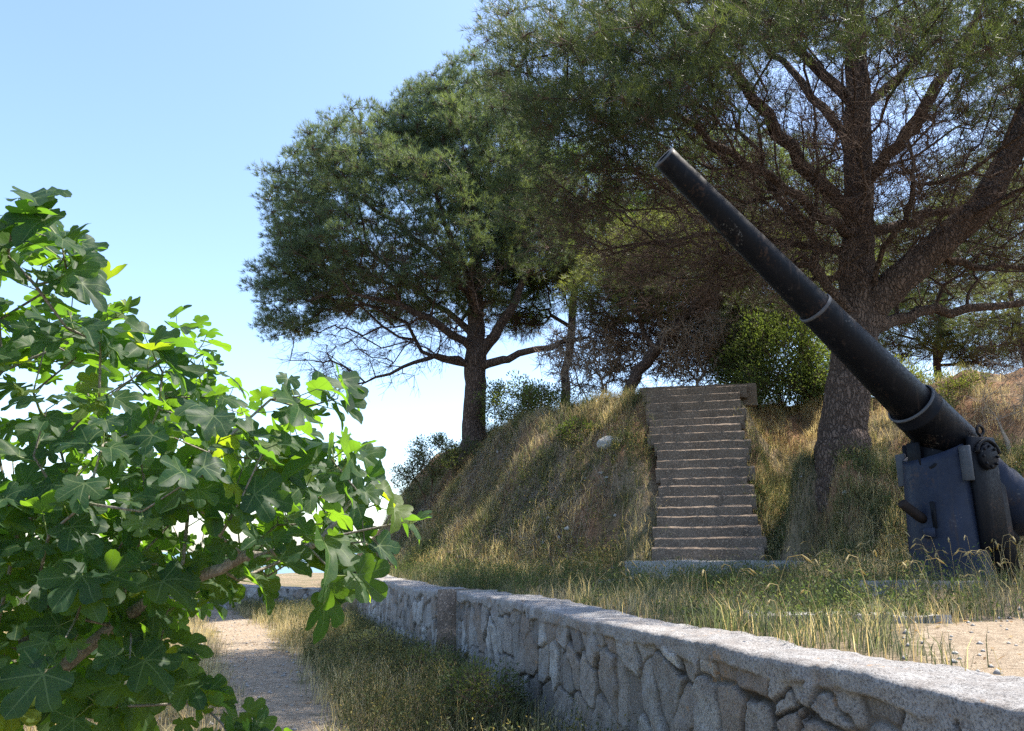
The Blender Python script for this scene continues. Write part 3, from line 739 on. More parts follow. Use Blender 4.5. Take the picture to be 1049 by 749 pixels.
def leaves_batch(C, D, Nn, L, W, col, fold=0.25):
    n = len(C); D = unit(D); S = unit(np.cross(D, Nn)); U = np.cross(S, D)
    L = np.broadcast_to(L, (n,))[:, None]; W = np.broadcast_to(W, (n,))[:, None]
    m1 = C + D * L * 0.45
    V = np.stack([C, m1 + S * W / 2 + U * W * fold, C + D * L, m1 - S * W / 2 + U * W * fold], 1).reshape(-1, 3)
    q = np.arange(n)[:, None] * 4
    return V, np.concatenate([q + [0, 1, 2], q + [0, 2, 3]]), np.repeat(col, 4, 0)
def bush(name, label, base, blobs, n, leaves_per, L, W, cols, seed, spread=0.22, tip=0.005, cat='bush', stems=5):
    r = np.random.default_rng(seed); base = np.array(base, float)
    root = thing(name, base, label, cat)
    att = np.concatenate([shell(c, rd, max(4, int(n * w)), r, 0.55, -0.85) for c, rd, w in blobs])
    att = att[att[:, 2] > ground(att[:, 0], att[:, 1]) + 0.05]
    pts, par, rad = [base - [0, 0, 0.1]], [-1], [0.03]
    mid = np.mean([b_[0] for b_ in blobs], 0)
    for k in range(stems):
        e = base + (mid - base) * 0.6 + r.normal(0, 0.25, 3) * np.linalg.norm(mid - base); last = 0
        for t in (0.35, 0.7, 1.0): pts.append(base + (e - base) * t + r.normal(0, 0.03, 3)); par.append(last); rad.append(0.012); last = len(pts) - 1
    Pn, pr, idx = mst(pts, par, att, 0.3, 0.3, r=r)
    mb, rr = skeleton_mesh(Pn, pr, rad, tip)
    ctr = mid
    c = np.repeat(att, leaves_per, 0); off = unit(r.normal(0, 1, c.shape)) * r.random((len(c), 1)) ** 0.4 * spread
    mb.add(*prisms(c[::4], (c + off)[::4], tip * 0.7, tip * 0.4))
    mb.build('stems', M['twig'], root)
    D = unit(off / spread + unit(c - ctr) * 0.7 + [0, 0, 0.25] + r.normal(0, 0.35, c.shape)); Nn = unit(r.normal(0, 0.6, c.shape) + [0, 0, 1.0])
    cl = np.repeat(r.random(len(att)), leaves_per)[:, None]; f = np.clip(0.55 * cl + 0.5 * r.random((len(c), 1)), 0, 1)
    col = np.array(cols[0]) * (1 - f) + np.array(cols[1]) * f
    s = r.uniform(0.7, 1.3, len(c))
    V, F, C = leaves_batch(c + off, D, Nn, L * s, W * s, col)
    mesh('foliage', V, [F], M['shrub'], root, colors=C)
    return root
def thicket(name, label, base, blobs, n, seed, tip=0.006, per=10, tw=0.006):
    """leafless tangle of dry brown branches"""
    r = np.random.default_rng(seed); base = np.array(base, float); root = thing(name, base, label, 'dead bush')
    att = np.concatenate([shell(c, rd, max(4, int(n * w)), r, 0.2, -0.95) for c, rd, w in blobs])
    Pn, pr, idx = mst([base - [0, 0, 0.1], base + [0, 0, 0.3]], [-1, 0], att, 0.35, 0.3, 0.1, r=r)
    mb, rr = skeleton_mesh(Pn, pr, [0.04, 0.04], tip)
    mb.build('branches', M['dry'], root)
    c = np.repeat(att, per, 0); e = c + unit(r.normal(0, 1, c.shape) + [0, 0, -0.1]) * r.uniform(0.15, 0.6, (len(c), 1))
    m2 = (c + e) / 2 + r.normal(0, 0.05, c.shape)
    t = MB(); t.add(*prisms(c, m2, tw, tw * 0.8)); t.add(*prisms(m2, e, tw * 0.8, tw * 0.5)); t.build('twigs', M['dry'], root)
    return root

# ------------------------------------------------------------------ pines
GREEN = ((0.052, 0.08, 0.064), (0.11, 0.15, 0.085))
# left umbrella pine on the flank of the mound
dA = 24.0
bz = P(485, 468, dA); bz[2] = float(ground(bz[0], bz[1])) - 0.2
A_ = lambda px, py, dd=0.0: P(px, py, dA + dd)
spec = [(None, 0, densify([(bz, 0.44), (A_(485, 440), 0.37), (A_(486, 400), 0.345), (A_(488, 368), 0.34), (A_(488, 330, 0.2), 0.27), (A_(486, 270, 0.3), 0.2), (A_(490, 200, 0.2), 0.13), (A_(484, 130), 0.07)], 4, 0.03))]
spec += [(0, 12, densify([(A_(487, 362), 0.15), (A_(455, 335, -0.8), 0.12), (A_(410, 312, -1.5), 0.08), (A_(360, 300, -2), 0.05)], 3)),
         (0, 11, densify([(A_(485, 380), 0.12), (A_(462, 362, -0.4), 0.09), (A_(425, 372, -1.0), 0.06), (A_(385, 386, -1.4), 0.04), (A_(345, 400, -1.8), 0.02)], 3)),
         (0, 13, densify([(A_(488, 350), 0.14), (A_(460, 320, 1.2), 0.1), (A_(420, 290, 2.2), 0.07), (A_(370, 250, 3), 0.05)], 3)),
         (0, 12, densify([(A_(490, 365), 0.2), (A_(505, 345, -0.2), 0.17), (A_(528, 312, -0.4), 0.13), (A_(545, 270, -0.4), 0.08)], 3)),
         (0, 12, densify([(A_(490, 378), 0.15), (A_(520, 365, -0.6), 0.12), (A_(560, 355, -1.0), 0.09), (A_(605, 345, -1.5), 0.05)], 3)),
         (0, 15, densify([(A_(489, 320), 0.13), (A_(478, 280, -1.4), 0.1), (A_(455, 230, -2.4), 0.07), (A_(440, 170, -3), 0.05)], 3)),
         (0, 15, densify([(A_(489, 320), 0.12), (A_(460, 270, -0.6), 0.1), (A_(410, 230, -1.0), 0.07), (A_(350, 190, -1), 0.05)], 3))]
r = np.random.default_rng(101)
attA = np.concatenate([shell(A_(412, 238), (4.5, 4.3, 3.8), 700, r, 0.6, -0.72, 0.47), shell(A_(478, 165), (2.8, 3.2, 2.95), 280, r, 0.6, -0.2, 0.47),
                       shell(A_(300, 300, -0.3), (1.15, 1.8, 1.9), 55, r, 0.3, -0.9, 0.42), shell(A_(548, 245, 0.4), (1.9, 2.4, 2.6), 120, r, 0.5, -0.6, 0.42)])
bareA = np.concatenate([shell(A_(420, 300), (3.6, 3.4, 2.4), 330, r, 0.3, -0.9), np.array([A_(px + r.normal(0, 14), py + r.normal(0, 9), r.normal(-1.2, 0.6)) for px, py in [(400, 372), (370, 385), (345, 395), (330, 385), (380, 365), (355, 370), (320, 360), (430, 365)] for _ in range(7)])])
pine('pine_tree', 'broad umbrella pine leaning over the left flank of the mound against open sky', spec, attA, np.ones(len(attA), bool), 0.35, 40, 0.46, 13, 0.17, 0.013, GREEN, bareA, 1, 0.012, 0.008, bz, A_(470, 320))

# big pine beside the gun
dB = 14.5
bz = P(862, 474, dB); bz[2] = float(ground(bz[0], bz[1]))
B_ = lambda px, py, dd=0.0: P(px, py, dB + dd)
spec = [(None, 0, densify([(bz - [0, 0, 0.95], 0.66), (bz - [0, 0, 0.1], 0.53), (B_(862, 450), 0.44), (B_(867, 415), 0.405), (B_(874, 360), 0.40), (B_(879, 305), 0.37), (B_(880, 230, 0.1), 0.30), (B_(878, 150, 0.2), 0.27), (B_(879, 70, 0.2), 0.23), (B_(876, -20, 0.2), 0.17), (B_(880, -120), 0.1)], 4, 0.02))]
L2 = lambda *a, n=4, j=0.04: densify(list(a), n, j)
spec += [(0, 14, L2((B_(882, 335), 0.33), (B_(905, 300, -0.2), 0.31), (B_(955, 255, -0.5), 0.29), (B_(1008, 215, -0.7), 0.26), (B_(1045, 140, -0.7), 0.21), (B_(1080, 60, -0.7), 0.16), (B_(1105, -40, -0.6), 0.1))),
         (0, 13, L2((B_(882, 345), 0.15), (B_(910, 328, 0.6), 0.13), (B_(950, 318, 1.0), 0.11), (B_(1000, 318, 1.3), 0.09), (B_(1060, 310, 1.5), 0.07))),
         (0, 20, L2((B_(878, 235), 0.16), (B_(845, 195, -0.6), 0.14), (B_(800, 135, -1.3), 0.12), (B_(750, 70, -2.0), 0.09), (B_(690, 10, -2.6), 0.06))),
         (0, 19, L2((B_(878, 245), 0.11), (B_(830, 215, -1.0), 0.09), (B_(770, 170, -2.0), 0.075), (B_(690, 120, -3.0), 0.05), (B_(600, 90, -3.6), 0.03))),
         (0, 18, L2((B_(877, 262), 0.09), (B_(820, 250, 0.5), 0.07), (B_(750, 240, 0.8), 0.055), (B_(690, 243, 1.0), 0.04), (B_(610, 258, 1.0), 0.022))),
         (0, 22, L2((B_(879, 190), 0.14), (B_(920, 150, -1.0), 0.12), (B_(960, 90, -1.8), 0.09), (B_(1000, 20, -2.4), 0.06))),
         (0, 23, L2((B_(879, 170), 0.12), (B_(850, 110, 1.2), 0.1), (B_(800, 60, 2.0), 0.07), (B_(760, 30, 2.5), 0.05))),
         (0, 19, L2((B_(880, 240), 0.12), (B_(925, 232, 0.8), 0.1), (B_(975, 215, 1.2), 0.08), (B_(1040, 200, 1.5), 0.06))),
         (0, 25, L2((B_(879, 120), 0.13), (B_(830, 60, -0.4), 0.1), (B_(760, 0, -0.8), 0.08), (B_(690, -40, -1.0), 0.05))),
         (0, 25, L2((B_(879, 120), 0.11), (B_(930, 70, 0.8), 0.09), (B_(980, 20, 1.3), 0.06))),
         (1, 8, L2((B_(958, 252, -0.5), 0.1), (B_(985, 275, -0.2), 0.08), (B_(1020, 272, 0), 0.06), (B_(1075, 270, 0), 0.04)))]
r = np.random.default_rng(202)
cB = np.array([6.7, 14.4, 8.8])
def keepB(Q):
    pp = project(Q); px, py, d = pp.T
    k = (Q[:, 2] > 7.9) 
    rear = Q[:, 1] > 15.0
    k &= ~((Q[:, 1] > 15.4) & (Q[:, 0] < 4.8)) | (r.random(len(Q)) < 0.12)
    k &= ~rear | (r.random(len(Q)) < 0.6)
    # open heart of the crown over the trunk, where sky shows between bare twigs
    k &= ~(py < -60) | (r.random(len(Q)) < 0.18)
    hole = (np.hypot((px - 850) / 170, (py - 135) / 75) < 1)
    k &= ~hole | (r.random(len(Q)) < 0.22)
    return k
attB = np.concatenate([shell(cB, (7.0, 6.6, 5.4), 1000, r, 0.68, -0.25, 0.42, keepB),
                       np.array([B_(px + r.normal(0, 30), py + r.normal(0, 16), r.uniform(-4.2, -0.4)) for px, py in [(500, 20), (520, 60), (560, 40), (560, 90), (600, 110), (620, 60), (660, 120), (680, 70), (720, 90), (600, 20), (740, 40), (650, 20), (540, 110), (700, 125)] for _ in range(13)]),
                       np.array([B_(px + r.normal(0, 22), py + r.normal(0, 18), r.uniform(-1, 3)) for px, py in [(1010, 40), (1040, 120), (1030, 20), (960, 20), (1000, 70), (760, 10), (830, 10), (900, 10), (940, 40), (860, 30), (800, 30), (1020, 90), (990, 130)] for _ in range(13)])])
bareB = np.concatenate([shell(cB + [0, 0, -0.2], (5.6, 4.6, 4.2), 1500, r, 0.25, -0.42), shell(cB + [-2.2, -0.6, -0.6], (4.2, 2.6, 2.0), 750, r, 0.2, -0.9), shell(B_(800, 250, 0.6), (2.0, 1.2, 0.9), 90, r, 0.2, -0.9), shell(B_(990, 250, 0.8), (1.8, 1.5, 1.5), 110, r, 0.2, -0.9)])
def trimB(Q):
    px, py, d = project(Q).T
    return Q[px > 486 + 16 * vnoise(py, py * 0, 25, 47)]
attB, bareB = trimB(attB), trimB(bareB)
pine('pine_tree', 'huge dark pine with forked trunk standing right behind the gun barrel', spec, attB, np.ones(len(attB), bool), 0.3, 30, 0.46, 12, 0.15, 0.009, ((0.03, 0.048, 0.03), (0.066, 0.088, 0.044)), bareB, 2, 0.0075, 0.0055, bz, B_(880, 260))

# pines behind the stairs, needle tints brightened in place of sunlight
def small_pine(label, base, trunk, blobs, cols, seed, r0=0.16, m=26, bare=0, zlo=-0.7):
    r = np.random.default_rng(seed); base = np.array(base, float); base[2] = float(ground(base[0], base[1])) - 0.2
    nodes = densify([(base, r0 * 1.2)] + [(np.array(p), w) for p, w in trunk], 4, 0.04, r)
    att = np.concatenate([shell(c, rd, n, r, 0.55, zlo, 0.4) for c, rd, n in blobs])
    br = None if not bare else np.concatenate([shell(np.array(c) - [0, 0, rd[2] * 0.4], np.array(rd) * 0.85, bare, r, 0.2, -0.9) for c, rd, n in blobs])
    return pine('pine_tree', label, [(None, 0, nodes)], att, np.ones(len(att), bool), 0.3, m, 0.5, 10, 0.17, 0.013, cols, br, seed, 0.01, 0.007, base, trunk[-1][0], nmat='needles_sun_tint')
small_pine('slim pine with a crown tinted sunlit green between the two big pines', P(577, 415, 26), [(P(580, 380, 26), 0.15), (P(588, 320, 26), 0.14), (P(596, 250, 26), 0.1), (P(600, 180, 26), 0.06)],
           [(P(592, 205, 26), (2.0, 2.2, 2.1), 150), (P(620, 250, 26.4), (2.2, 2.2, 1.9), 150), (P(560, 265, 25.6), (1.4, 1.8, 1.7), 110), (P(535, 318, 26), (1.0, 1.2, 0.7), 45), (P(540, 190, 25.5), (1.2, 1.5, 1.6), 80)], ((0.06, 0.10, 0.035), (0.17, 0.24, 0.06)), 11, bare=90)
small_pine('crooked dark pine leaning right behind the top of the stairs', P(632, 412, 21.5), [(P(650, 385, 21.5), 0.17), (P(672, 360, 21.5), 0.16), (P(700, 325, 21.8), 0.13), (P(745, 285, 22.2), 0.09)],
           [(P(700, 268, 22.5), (2.6, 1.9, 1.6), 270), (P(775, 285, 23), (2.0, 1.8, 1.8), 220), (P(640, 300, 22), (1.7, 1.4, 1.2), 130), (P(735, 330, 23.5), (1.6, 1.3, 1.1), 90)], ((0.075, 0.10, 0.04), (0.18, 0.20, 0.07)), 12, bare=150)
small_pine('sun tinted green pine far behind the right side of the big trunk', P(960, 420, 29), [(P(958, 370, 29), 0.14), (P(965, 320, 29), 0.12), (P(975, 250, 29), 0.08)],
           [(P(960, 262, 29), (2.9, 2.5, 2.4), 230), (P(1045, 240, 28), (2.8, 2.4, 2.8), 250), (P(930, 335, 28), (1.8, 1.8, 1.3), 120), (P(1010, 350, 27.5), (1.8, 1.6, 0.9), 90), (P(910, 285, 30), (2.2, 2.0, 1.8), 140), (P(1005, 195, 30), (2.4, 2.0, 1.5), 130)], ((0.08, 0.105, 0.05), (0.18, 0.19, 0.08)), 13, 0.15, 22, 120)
small_pine('spreading pine half hidden behind the gun barrel with needles tinted sunlit yellow green', P(828, 400, 26), [(P(826, 350, 26), 0.14), (P(815, 290, 26), 0.12), (P(800, 220, 26), 0.08)],
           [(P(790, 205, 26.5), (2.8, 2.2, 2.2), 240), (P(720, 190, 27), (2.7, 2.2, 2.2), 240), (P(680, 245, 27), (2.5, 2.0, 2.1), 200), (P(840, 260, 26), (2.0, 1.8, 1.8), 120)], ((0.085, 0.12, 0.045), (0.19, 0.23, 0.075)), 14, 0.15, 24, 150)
small_pine('grey green pine at the right edge beyond the crest with drooping twigs', P(1055, 425, 24), [(P(1052, 380, 24), 0.12), (P(1045, 330, 24), 0.1), (P(1030, 290, 24), 0.06)],
           [(P(1050, 320, 24), (2.0, 1.8, 1.6), 110)], ((0.06, 0.08, 0.04), (0.14, 0.15, 0.07)), 15, 0.12, 22, 160)

# bushes
def B3(px, py, d): return P(px, py, d)
def gbase(p): p = np.array(p, float); p[2] = float(ground(p[0], p[1])); return p
bush('evergreen_bush', 'bright green rounded bush behind the parapet under the gun barrel', gbase(B3(800, 402, 21)), [(B3(800, 362, 21), (1.35, 1.2, 1.15), 1.0), (B3(842, 375, 21.5), (0.9, 0.9, 0.8), 0.5), (B3(760, 378, 21.6), (0.8, 0.8, 0.65), 0.6), (B3(770, 350, 22), (1.0, 0.9, 0.7), 0.5), (B3(815, 325, 21.5), (0.7, 0.8, 0.6), 0.3), (B3(800, 394, 20.4), (1.5, 0.7, 0.5), 0.6), (B3(850, 398, 20.2), (0.8, 0.6, 0.45), 0.3)], 190, 44, 0.10, 0.045, ((0.065, 0.10, 0.04), (0.15, 0.19, 0.07)), 21, 0.36)
bush('evergreen_bush', 'dark bush on the slope below the slim pine', gbase(B3(592, 462, 18.6)), [(B3(592, 447, 18.6), (0.45, 0.45, 0.42), 1.0)], 40, 40, 0.06, 0.03, ((0.045, 0.075, 0.025), (0.09, 0.12, 0.035)), 22, 0.16)
bush('evergreen_bush', 'light green shrub right of the umbrella pine trunk', gbase(B3(530, 445, 23.5)), [(B3(522, 412, 23.5), (0.95, 0.9, 0.75), 1.0), (B3(558, 418, 23.8), (0.9, 0.9, 0.8), 0.7)], 100, 40, 0.08, 0.04, ((0.07, 0.10, 0.035), (0.15, 0.19, 0.06)), 23, 0.24)
bush('evergreen_bush', 'grey green shrub left of the umbrella pine trunk at the skyline', gbase(B3(440, 505, 22.5)), [(B3(446, 468, 22.5), (0.75, 0.8, 0.7), 1.0), (B3(415, 492, 22.2), (0.4, 0.5, 0.45), 0.3), (B3(480, 470, 22.9), (0.5, 0.6, 0.5), 0.4)], 110, 42, 0.06, 0.03, ((0.045, 0.065, 0.035), (0.10, 0.12, 0.055)), 24, 0.2)
bush('evergreen_bush', 'yellow green shrub on the crest behind the gun', gbase(B3(985, 412, 17)), [(B3(990, 402, 17), (0.75, 0.6, 0.42), 1.0)], 60, 40, 0.06, 0.025, ((0.10, 0.13, 0.04), (0.22, 0.24, 0.07)), 25, 0.2)
bush('evergreen_bush', 'olive bush on the crest seen between the big trunk and the gun barrel', gbase(B3(918, 405, 20)), [(B3(915, 392, 20), (0.9, 0.7, 0.6), 1.0), (B3(950, 398, 20), (0.7, 0.6, 0.4), 0.6)], 90, 40, 0.07, 0.03, ((0.075, 0.10, 0.04), (0.18, 0.20, 0.08)), 27, 0.24)
bush('evergreen_bush', 'low bushy shrub among the dry branches left of the stair top', gbase(B3(548, 430, 22)), [(B3(552, 412, 22), (0.6, 0.6, 0.45), 1.0)], 50, 40, 0.07, 0.03, ((0.06, 0.09, 0.03), (0.13, 0.16, 0.05)), 26, 0.2)
bush('low_shrub', 'dark low shrub at the wall foot, the largest and nearest of three', (-0.28, 8.0, float(ground(-0.28, 8.0))), [((-0.32, 8.0, 0.24), (0.42, 0.5, 0.26), 1.0)], 70, 46, 0.04, 0.016, ((0.045, 0.07, 0.03), (0.11, 0.13, 0.055)), 41, 0.14, 0.003)
bush('low_shrub', 'dark low shrub by the near end of the brown wall step', (-0.95, 9.9, float(ground(-0.95, 9.9))), [((-0.95, 9.9, 0.2), (0.36, 0.45, 0.24), 1.0)], 55, 46, 0.04, 0.016, ((0.05, 0.075, 0.03), (0.12, 0.14, 0.06)), 42, 0.14, 0.003)
bush('low_shrub', 'straw tinged low shrub between the path and the far wall section', (-2.0, 11.6, float(ground(-2.0, 11.6))), [((-2.0, 11.6, 0.2), (0.45, 0.5, 0.25), 1.0)], 60, 46, 0.04, 0.014, ((0.14, 0.14, 0.06), (0.36, 0.31, 0.15)), 43, 0.15, 0.003)
thicket('dry_thicket', 'brown leafless thicket left of the stair top', gbase(B3(612, 405, 22.5)), [(B3(605, 365, 22.8), (1.5, 1.2, 1.2), 1.0), (B3(655, 350, 24), (1.7, 1.2, 1.3), 0.8)], 240, 31, per=13, tw=0.009)
thicket('dry_thicket', 'reddish brown dry thicket behind the parapet', gbase(B3(715, 400, 21.5)), [(B3(705, 358, 22.0), (1.5, 1.0, 1.15), 1.0), (B3(740, 340, 23), (1.5, 1.0, 1.5), 0.8)], 240, 32, per=13, tw=0.009)
thicket('dry_thicket', 'sparse dry bush on the slope behind the gun at the right edge', gbase(B3(1030, 440, 14)), [(B3(1035, 400, 14), (0.6, 0.6, 0.75), 1.0)], 40, 33, 0.004, 6, 0.004)

# ------------------------------------------------------------------ fig
def fig_leaf_template(na=90, nr=4):
    th = np.linspace(-2.8, 2.8, na); r_ = np.full(na, 0.36)
    for a, c, rho in zip(LOBES, [0.73, 0.64, 0.64, 0.41, 0.41], [0.285, 0.245, 0.245, 0.212, 0.212]):
        d = th - a; q = rho ** 2 - (c * np.sin(d)) ** 2
        r_ = np.maximum(r_, np.where((q > 0) & (np.abs(d) < 1.3), c * np.cos(d) + np.sqrt(np.maximum(q, 0)), 0))
    r_ = r_ * (1 + 0.025 * np.sin(th * 31) * (r_ > 0.5))
    r_[1:-1] = 0.12 * r_[:-2] + 0.76 * r_[1:-1] + 0.12 * r_[2:]
    q = np.linspace(0, 1, nr + 1)[1:]
    u = (q[:, None] * r_ * np.cos(th)).ravel(); v = (q[:, None] * r_ * np.sin(th)).ravel()
    u = np.concatenate([[0], u]); v = np.concatenate([[0], v])
    tri = np.stack([np.zeros(na - 1, int), 1 + np.arange(na - 1), 2 + np.arange(na - 1)], 1)
    i, j = np.meshgrid(np.arange(nr - 1), np.arange(na - 1), indexing='ij'); k = (1 + i * na + j).ravel()
    return u, v, tri, np.stack([k, k + na, k + na + 1, k + 1], 1)
SIL = [(-400, 200), (0, 222), (40, 208), (75, 240), (92, 290), (150, 308), (186, 322), (206, 344), (220, 380), (244, 402), (282, 372), (326, 366), (350, 398), (372, 440), (402, 482), (424, 520), (400, 545), (372, 570), (352, 605), (318, 612), (285, 590), (240, 596), (200, 606), (190, 640), (200, 690), (190, 760), (-400, 800)]
def fig_tree():
    r = np.random.default_rng(303)
    base = np.array([-3.3, 4.3, float(ground(-3.3, 4.3))])
    root = thing('fig_tree', base, 'large leafy fig with broad lobed leaves at the left beside the path', 'tree')
    # crown: clumps at their own depths
    blobs = [((-2.1, 3.6, 1.9), (1.0, 0.9, 0.75)), ((-1.6, 3.7, 1.75), (0.75, 0.8, 0.55)), ((-1.05, 3.5, 1.85), (0.6, 0.6, 0.5)), ((-2.6, 4.2, 2.4), (1.1, 1.0, 0.9)), ((-3.6, 4.2, 2.2), (1.3, 1.3, 1.3)),
             ((-2.3, 3.4, 1.2), (0.9, 0.8, 0.7)), ((-3.0, 4.4, 1.2), (1.2, 1.2, 0.9)), ((-2.9, 3.9, 2.9), (0.8, 0.7, 0.45)), ((-1.25, 3.3, 1.75), (0.7, 0.5, 0.35)), ((-2.3, 4.9, 1.9), (1.3, 0.9, 0.8)), ((-2.2, 3.3, 0.75), (0.7, 0.6, 0.45))]
    Q = np.concatenate([np.array(c) + unit(r.normal(0, 1, (900, 3))) * r.uniform(0.3, 1, (900, 1)) ** (1 / 3) * np.array(s) for c, s in blobs])
    Q = Q[r.permutation(len(Q))]
    pp = project(Q); ok = inside(pp[:, 0], pp[:, 1], SIL) & (pp[:, 2] > 2.3) & (Q[:, 2] > 0.35)
    Q = Q[ok]; att = []
    for q in Q:
        if not att or np.min(np.sum((np.array(att) - q) ** 2, 1)) > 0.19 ** 2: att.append(q)
        if len(att) >= 450: break
    att = np.concatenate([np.array(att), [P(228, 742, 3.5), P(262, 752, 3.4), P(205, 720, 3.5), P(240, 765, 3.4), P(345, 590, 3.1), P(412, 535, 3.15), P(14, 228, 3.0), P(40, 214, 3.0), P(62, 246, 3.0), P(8, 262, 3.1), P(36, 292, 3.05), P(70, 285, 3.1), P(-30, 235, 3.0)]])
    pts, par, rad = limbs([(None, 0, densify([(base - [0, 0, 0.1], 0.08), (base + [0.1, -0.1, 0.5], 0.06), (base + [0.3, -0.3, 1.2], 0.045), (base + [0.5, -0.4, 1.9], 0.03)], 4, 0.02, r)),
                           (0, 2, densify([(base + [0.05, 0, 0.3], 0.05), (base + [0.7, -0.5, 0.75], 0.035), (P(190, 585, 3.3), 0.026), (P(270, 575, 3.2), 0.022), (P(330, 552, 3.15), 0.015)], 4, 0.01, r)),
                           (0, 3, densify([(base + [0.0, 0.1, 0.4], 0.05), (base + [-0.4, 0.1, 1.2], 0.04), (base + [-0.5, 0, 2.0], 0.025)], 4, 0.02, r)),
                           (0, 5, densify([(base + [0.1, -0.1, 0.7], 0.04), (base + [0.8, 0.0, 1.3], 0.03), (base + [1.4, -0.3, 1.7], 0.02)], 4, 0.02, r))])
    Pn, pr, idx = mst(pts, par, att, 0.3, 0.25, 0.05, r)
    mb, rr = skeleton_mesh(Pn, pr, rad, 0.005, 3.2)
    u, v, tri, quad = fig_leaf_template(); nvt = len(u)
    C, A, Nm, S, K = [], [], [], [], []
    pet0 = []
    ctr = np.array([-2.6, 4.2, 1.3])
    for k, a in enumerate(att):
        tipdir = unit(a - Pn[pr[idx[k]]]); nl = int(r.integers(3, 6)); ph = r.uniform(0, 6.28)
        fa_, fb_ = frame_for(tipdir); o = unit(a - ctr)
        for q in range(nl):
            ang = ph + q * 2.4; back = 0.03 * q
            rad_dir = fa_ * math.cos(ang) + fb_ * math.sin(ang)
            st_ = a - tipdir * back
            pd = unit(rad_dir * 0.9 + tipdir * 0.5 + np.array([0, 0, 0.25]) + o * 0.2); pl = r.uniform(0.05, 0.11)
            e = st_ + pd * pl
            hd = unit(np.array([pd[0], pd[1], pd[2] * 0.3]) + o * 0.3 + np.array([0, 0, -r.uniform(0.05, 1.1)]) + r.normal(0, 0.2, 3))
            nn = np.array([0, -0.25, 0.8]) + o * 0.8 + r.normal(0, 0.42, 3); nn = unit(nn - hd * np.dot(nn, hd))
            pet0.append((st_, e)); C.append(e); A.append(hd); Nm.append(nn)
            S.append(r.uniform(0.075, 0.17) * (0.65 if q == nl - 1 else 1)); K.append((r.normal(0.0, 0.25), r.uniform(0.0, 0.75), r.uniform(-0.1, 0.75), r.uniform(0, 6.28)))
    C, A, Nm, S, K = map(np.array, (C, A, Nm, S, K)); n = len(C)
    Bv = np.cross(Nm, A)
    uu, vv = u[None] * S[:, None], v[None] * S[:, None]
    w = (K[:, 2:3] * np.abs(v)[None] - K[:, 1:2] * (u[None] ** 2) * np.sign(u)[None] * 0.8 - 0.25 * (v[None] ** 2) * K[:, 1:2] + 0.09 * np.sin(7 * v[None] + 5 * u[None] + K[:, 3:4]) * np.hypot(u, v)[None] + K[:, :1] * (u * v)[None]) * S[:, None]
    V = C[:, None] + A[:, None] * uu[..., None] + Bv[:, None] * vv[..., None] + Nm[:, None] * w[..., None]
    off = np.arange(n)[:, None, None] * nvt
    f = r.random((n, 1)); col = np.array([0.016, 0.046, 0.034]) * (1 - f) + np.array([0.03, 0.07, 0.033]) * f
    yl = r.random(n) < 0.06; col[yl] = [0.06, 0.10, 0.03]
    mesh('leaves', V.reshape(-1, 3), [(off + tri[None]).reshape(-1, 3), (off + quad[None]).reshape(-1, 4)], M['fig'], root, smooth=True, colors=np.repeat(col, nvt, 0), uvs=np.tile(np.stack([u, v], 1), (n, 1)))
    p0 = np.array([a for a, _ in pet0]); p1 = np.array([a for _, a in pet0])
    mb.build('branches', M['fig_bark'], root, smooth=True)
    pv, pf = prisms(p0, p1, 0.003, 0.0022); mesh('leaf_stalks', pv, [pf], M['shrub'], root, colors=np.tile([[0.22, 0.27, 0.11]], (len(pv), 1)))
    print('fig leaves', n)
fig_tree()

# ------------------------------------------------------------------ grasses
def in_view(x, y, m=0.12):
    return (np.abs(x) < (0.70 + m) * y + 0.8)
def blades(name, x, y, h, w, col, lean=0.5, seed=0, kind='stuff', label=None, cat='grass', wind=(0.1, 0.0), z=None):
    r = np.random.default_rng(seed); n = len(x)
    z = ground(x, y) - 0.015 if z is None else z
    b = np.stack([x, y, z], 1); a = r.uniform(0, 2 * math.pi, n); d = np.stack([np.cos(a), np.sin(a), 0 * a], 1) * (lean * r.uniform(0.2, 1.3, (n, 1))) + np.array([wind[0], wind[1], 0])
    s = np.stack([-np.sin(a + 0.7 * r.normal(size=n)), np.cos(a), 0 * a], 1); s = unit(s)
    h = np.asarray(h)[:, None]; w = (np.broadcast_to(w, (n,)) / 2)[:, None]; up = np.array([0, 0, 1.0])
    mid = b + d * h * 0.3 + up * h * 0.55; tip = b + d * h * 1.0 + up * h * (1 - 0.25 * lean)
    V = np.stack([b - s * w, b + s * w, mid + s * w * 0.8, mid - s * w * 0.8, tip], 1).reshape(-1, 3)
    q = np.arange(n)[:, None] * 5
    o = mesh(name, V, [q + [0, 1, 2, 3], q + [3, 2, 4]], M['grass'], colors=np.repeat(col, 5, 0))
    return tag(o, label, cat, kind=kind)
def scatter(n, x0, x1, y0, y1, dens, seed):
    r = np.random.default_rng(seed); x = r.uniform(x0, x1, n); y = r.uniform(y0, y1, n)
    k = in_view(x, y); x, y = x[k], y[k]
    d = dens(x, y); k = r.random(len(x)) < d
    return x[k], y[k], r
def side_s(x, y):
    return np.where(inside(x, y, WALL_POLY), 1, -1) * poly_dist(x, y, WALL_LINE)
def mound_s(x, y):
    m = np.where(inside(x, y, MOUND), 1, -1) * poly_dist(x, y, MOUND, True)
    return np.where((x > 4.0) & (m < 2.5), np.maximum(m, np.clip((ground(x, y) - 1.3) * 0.9, -5, 2.4)), m)
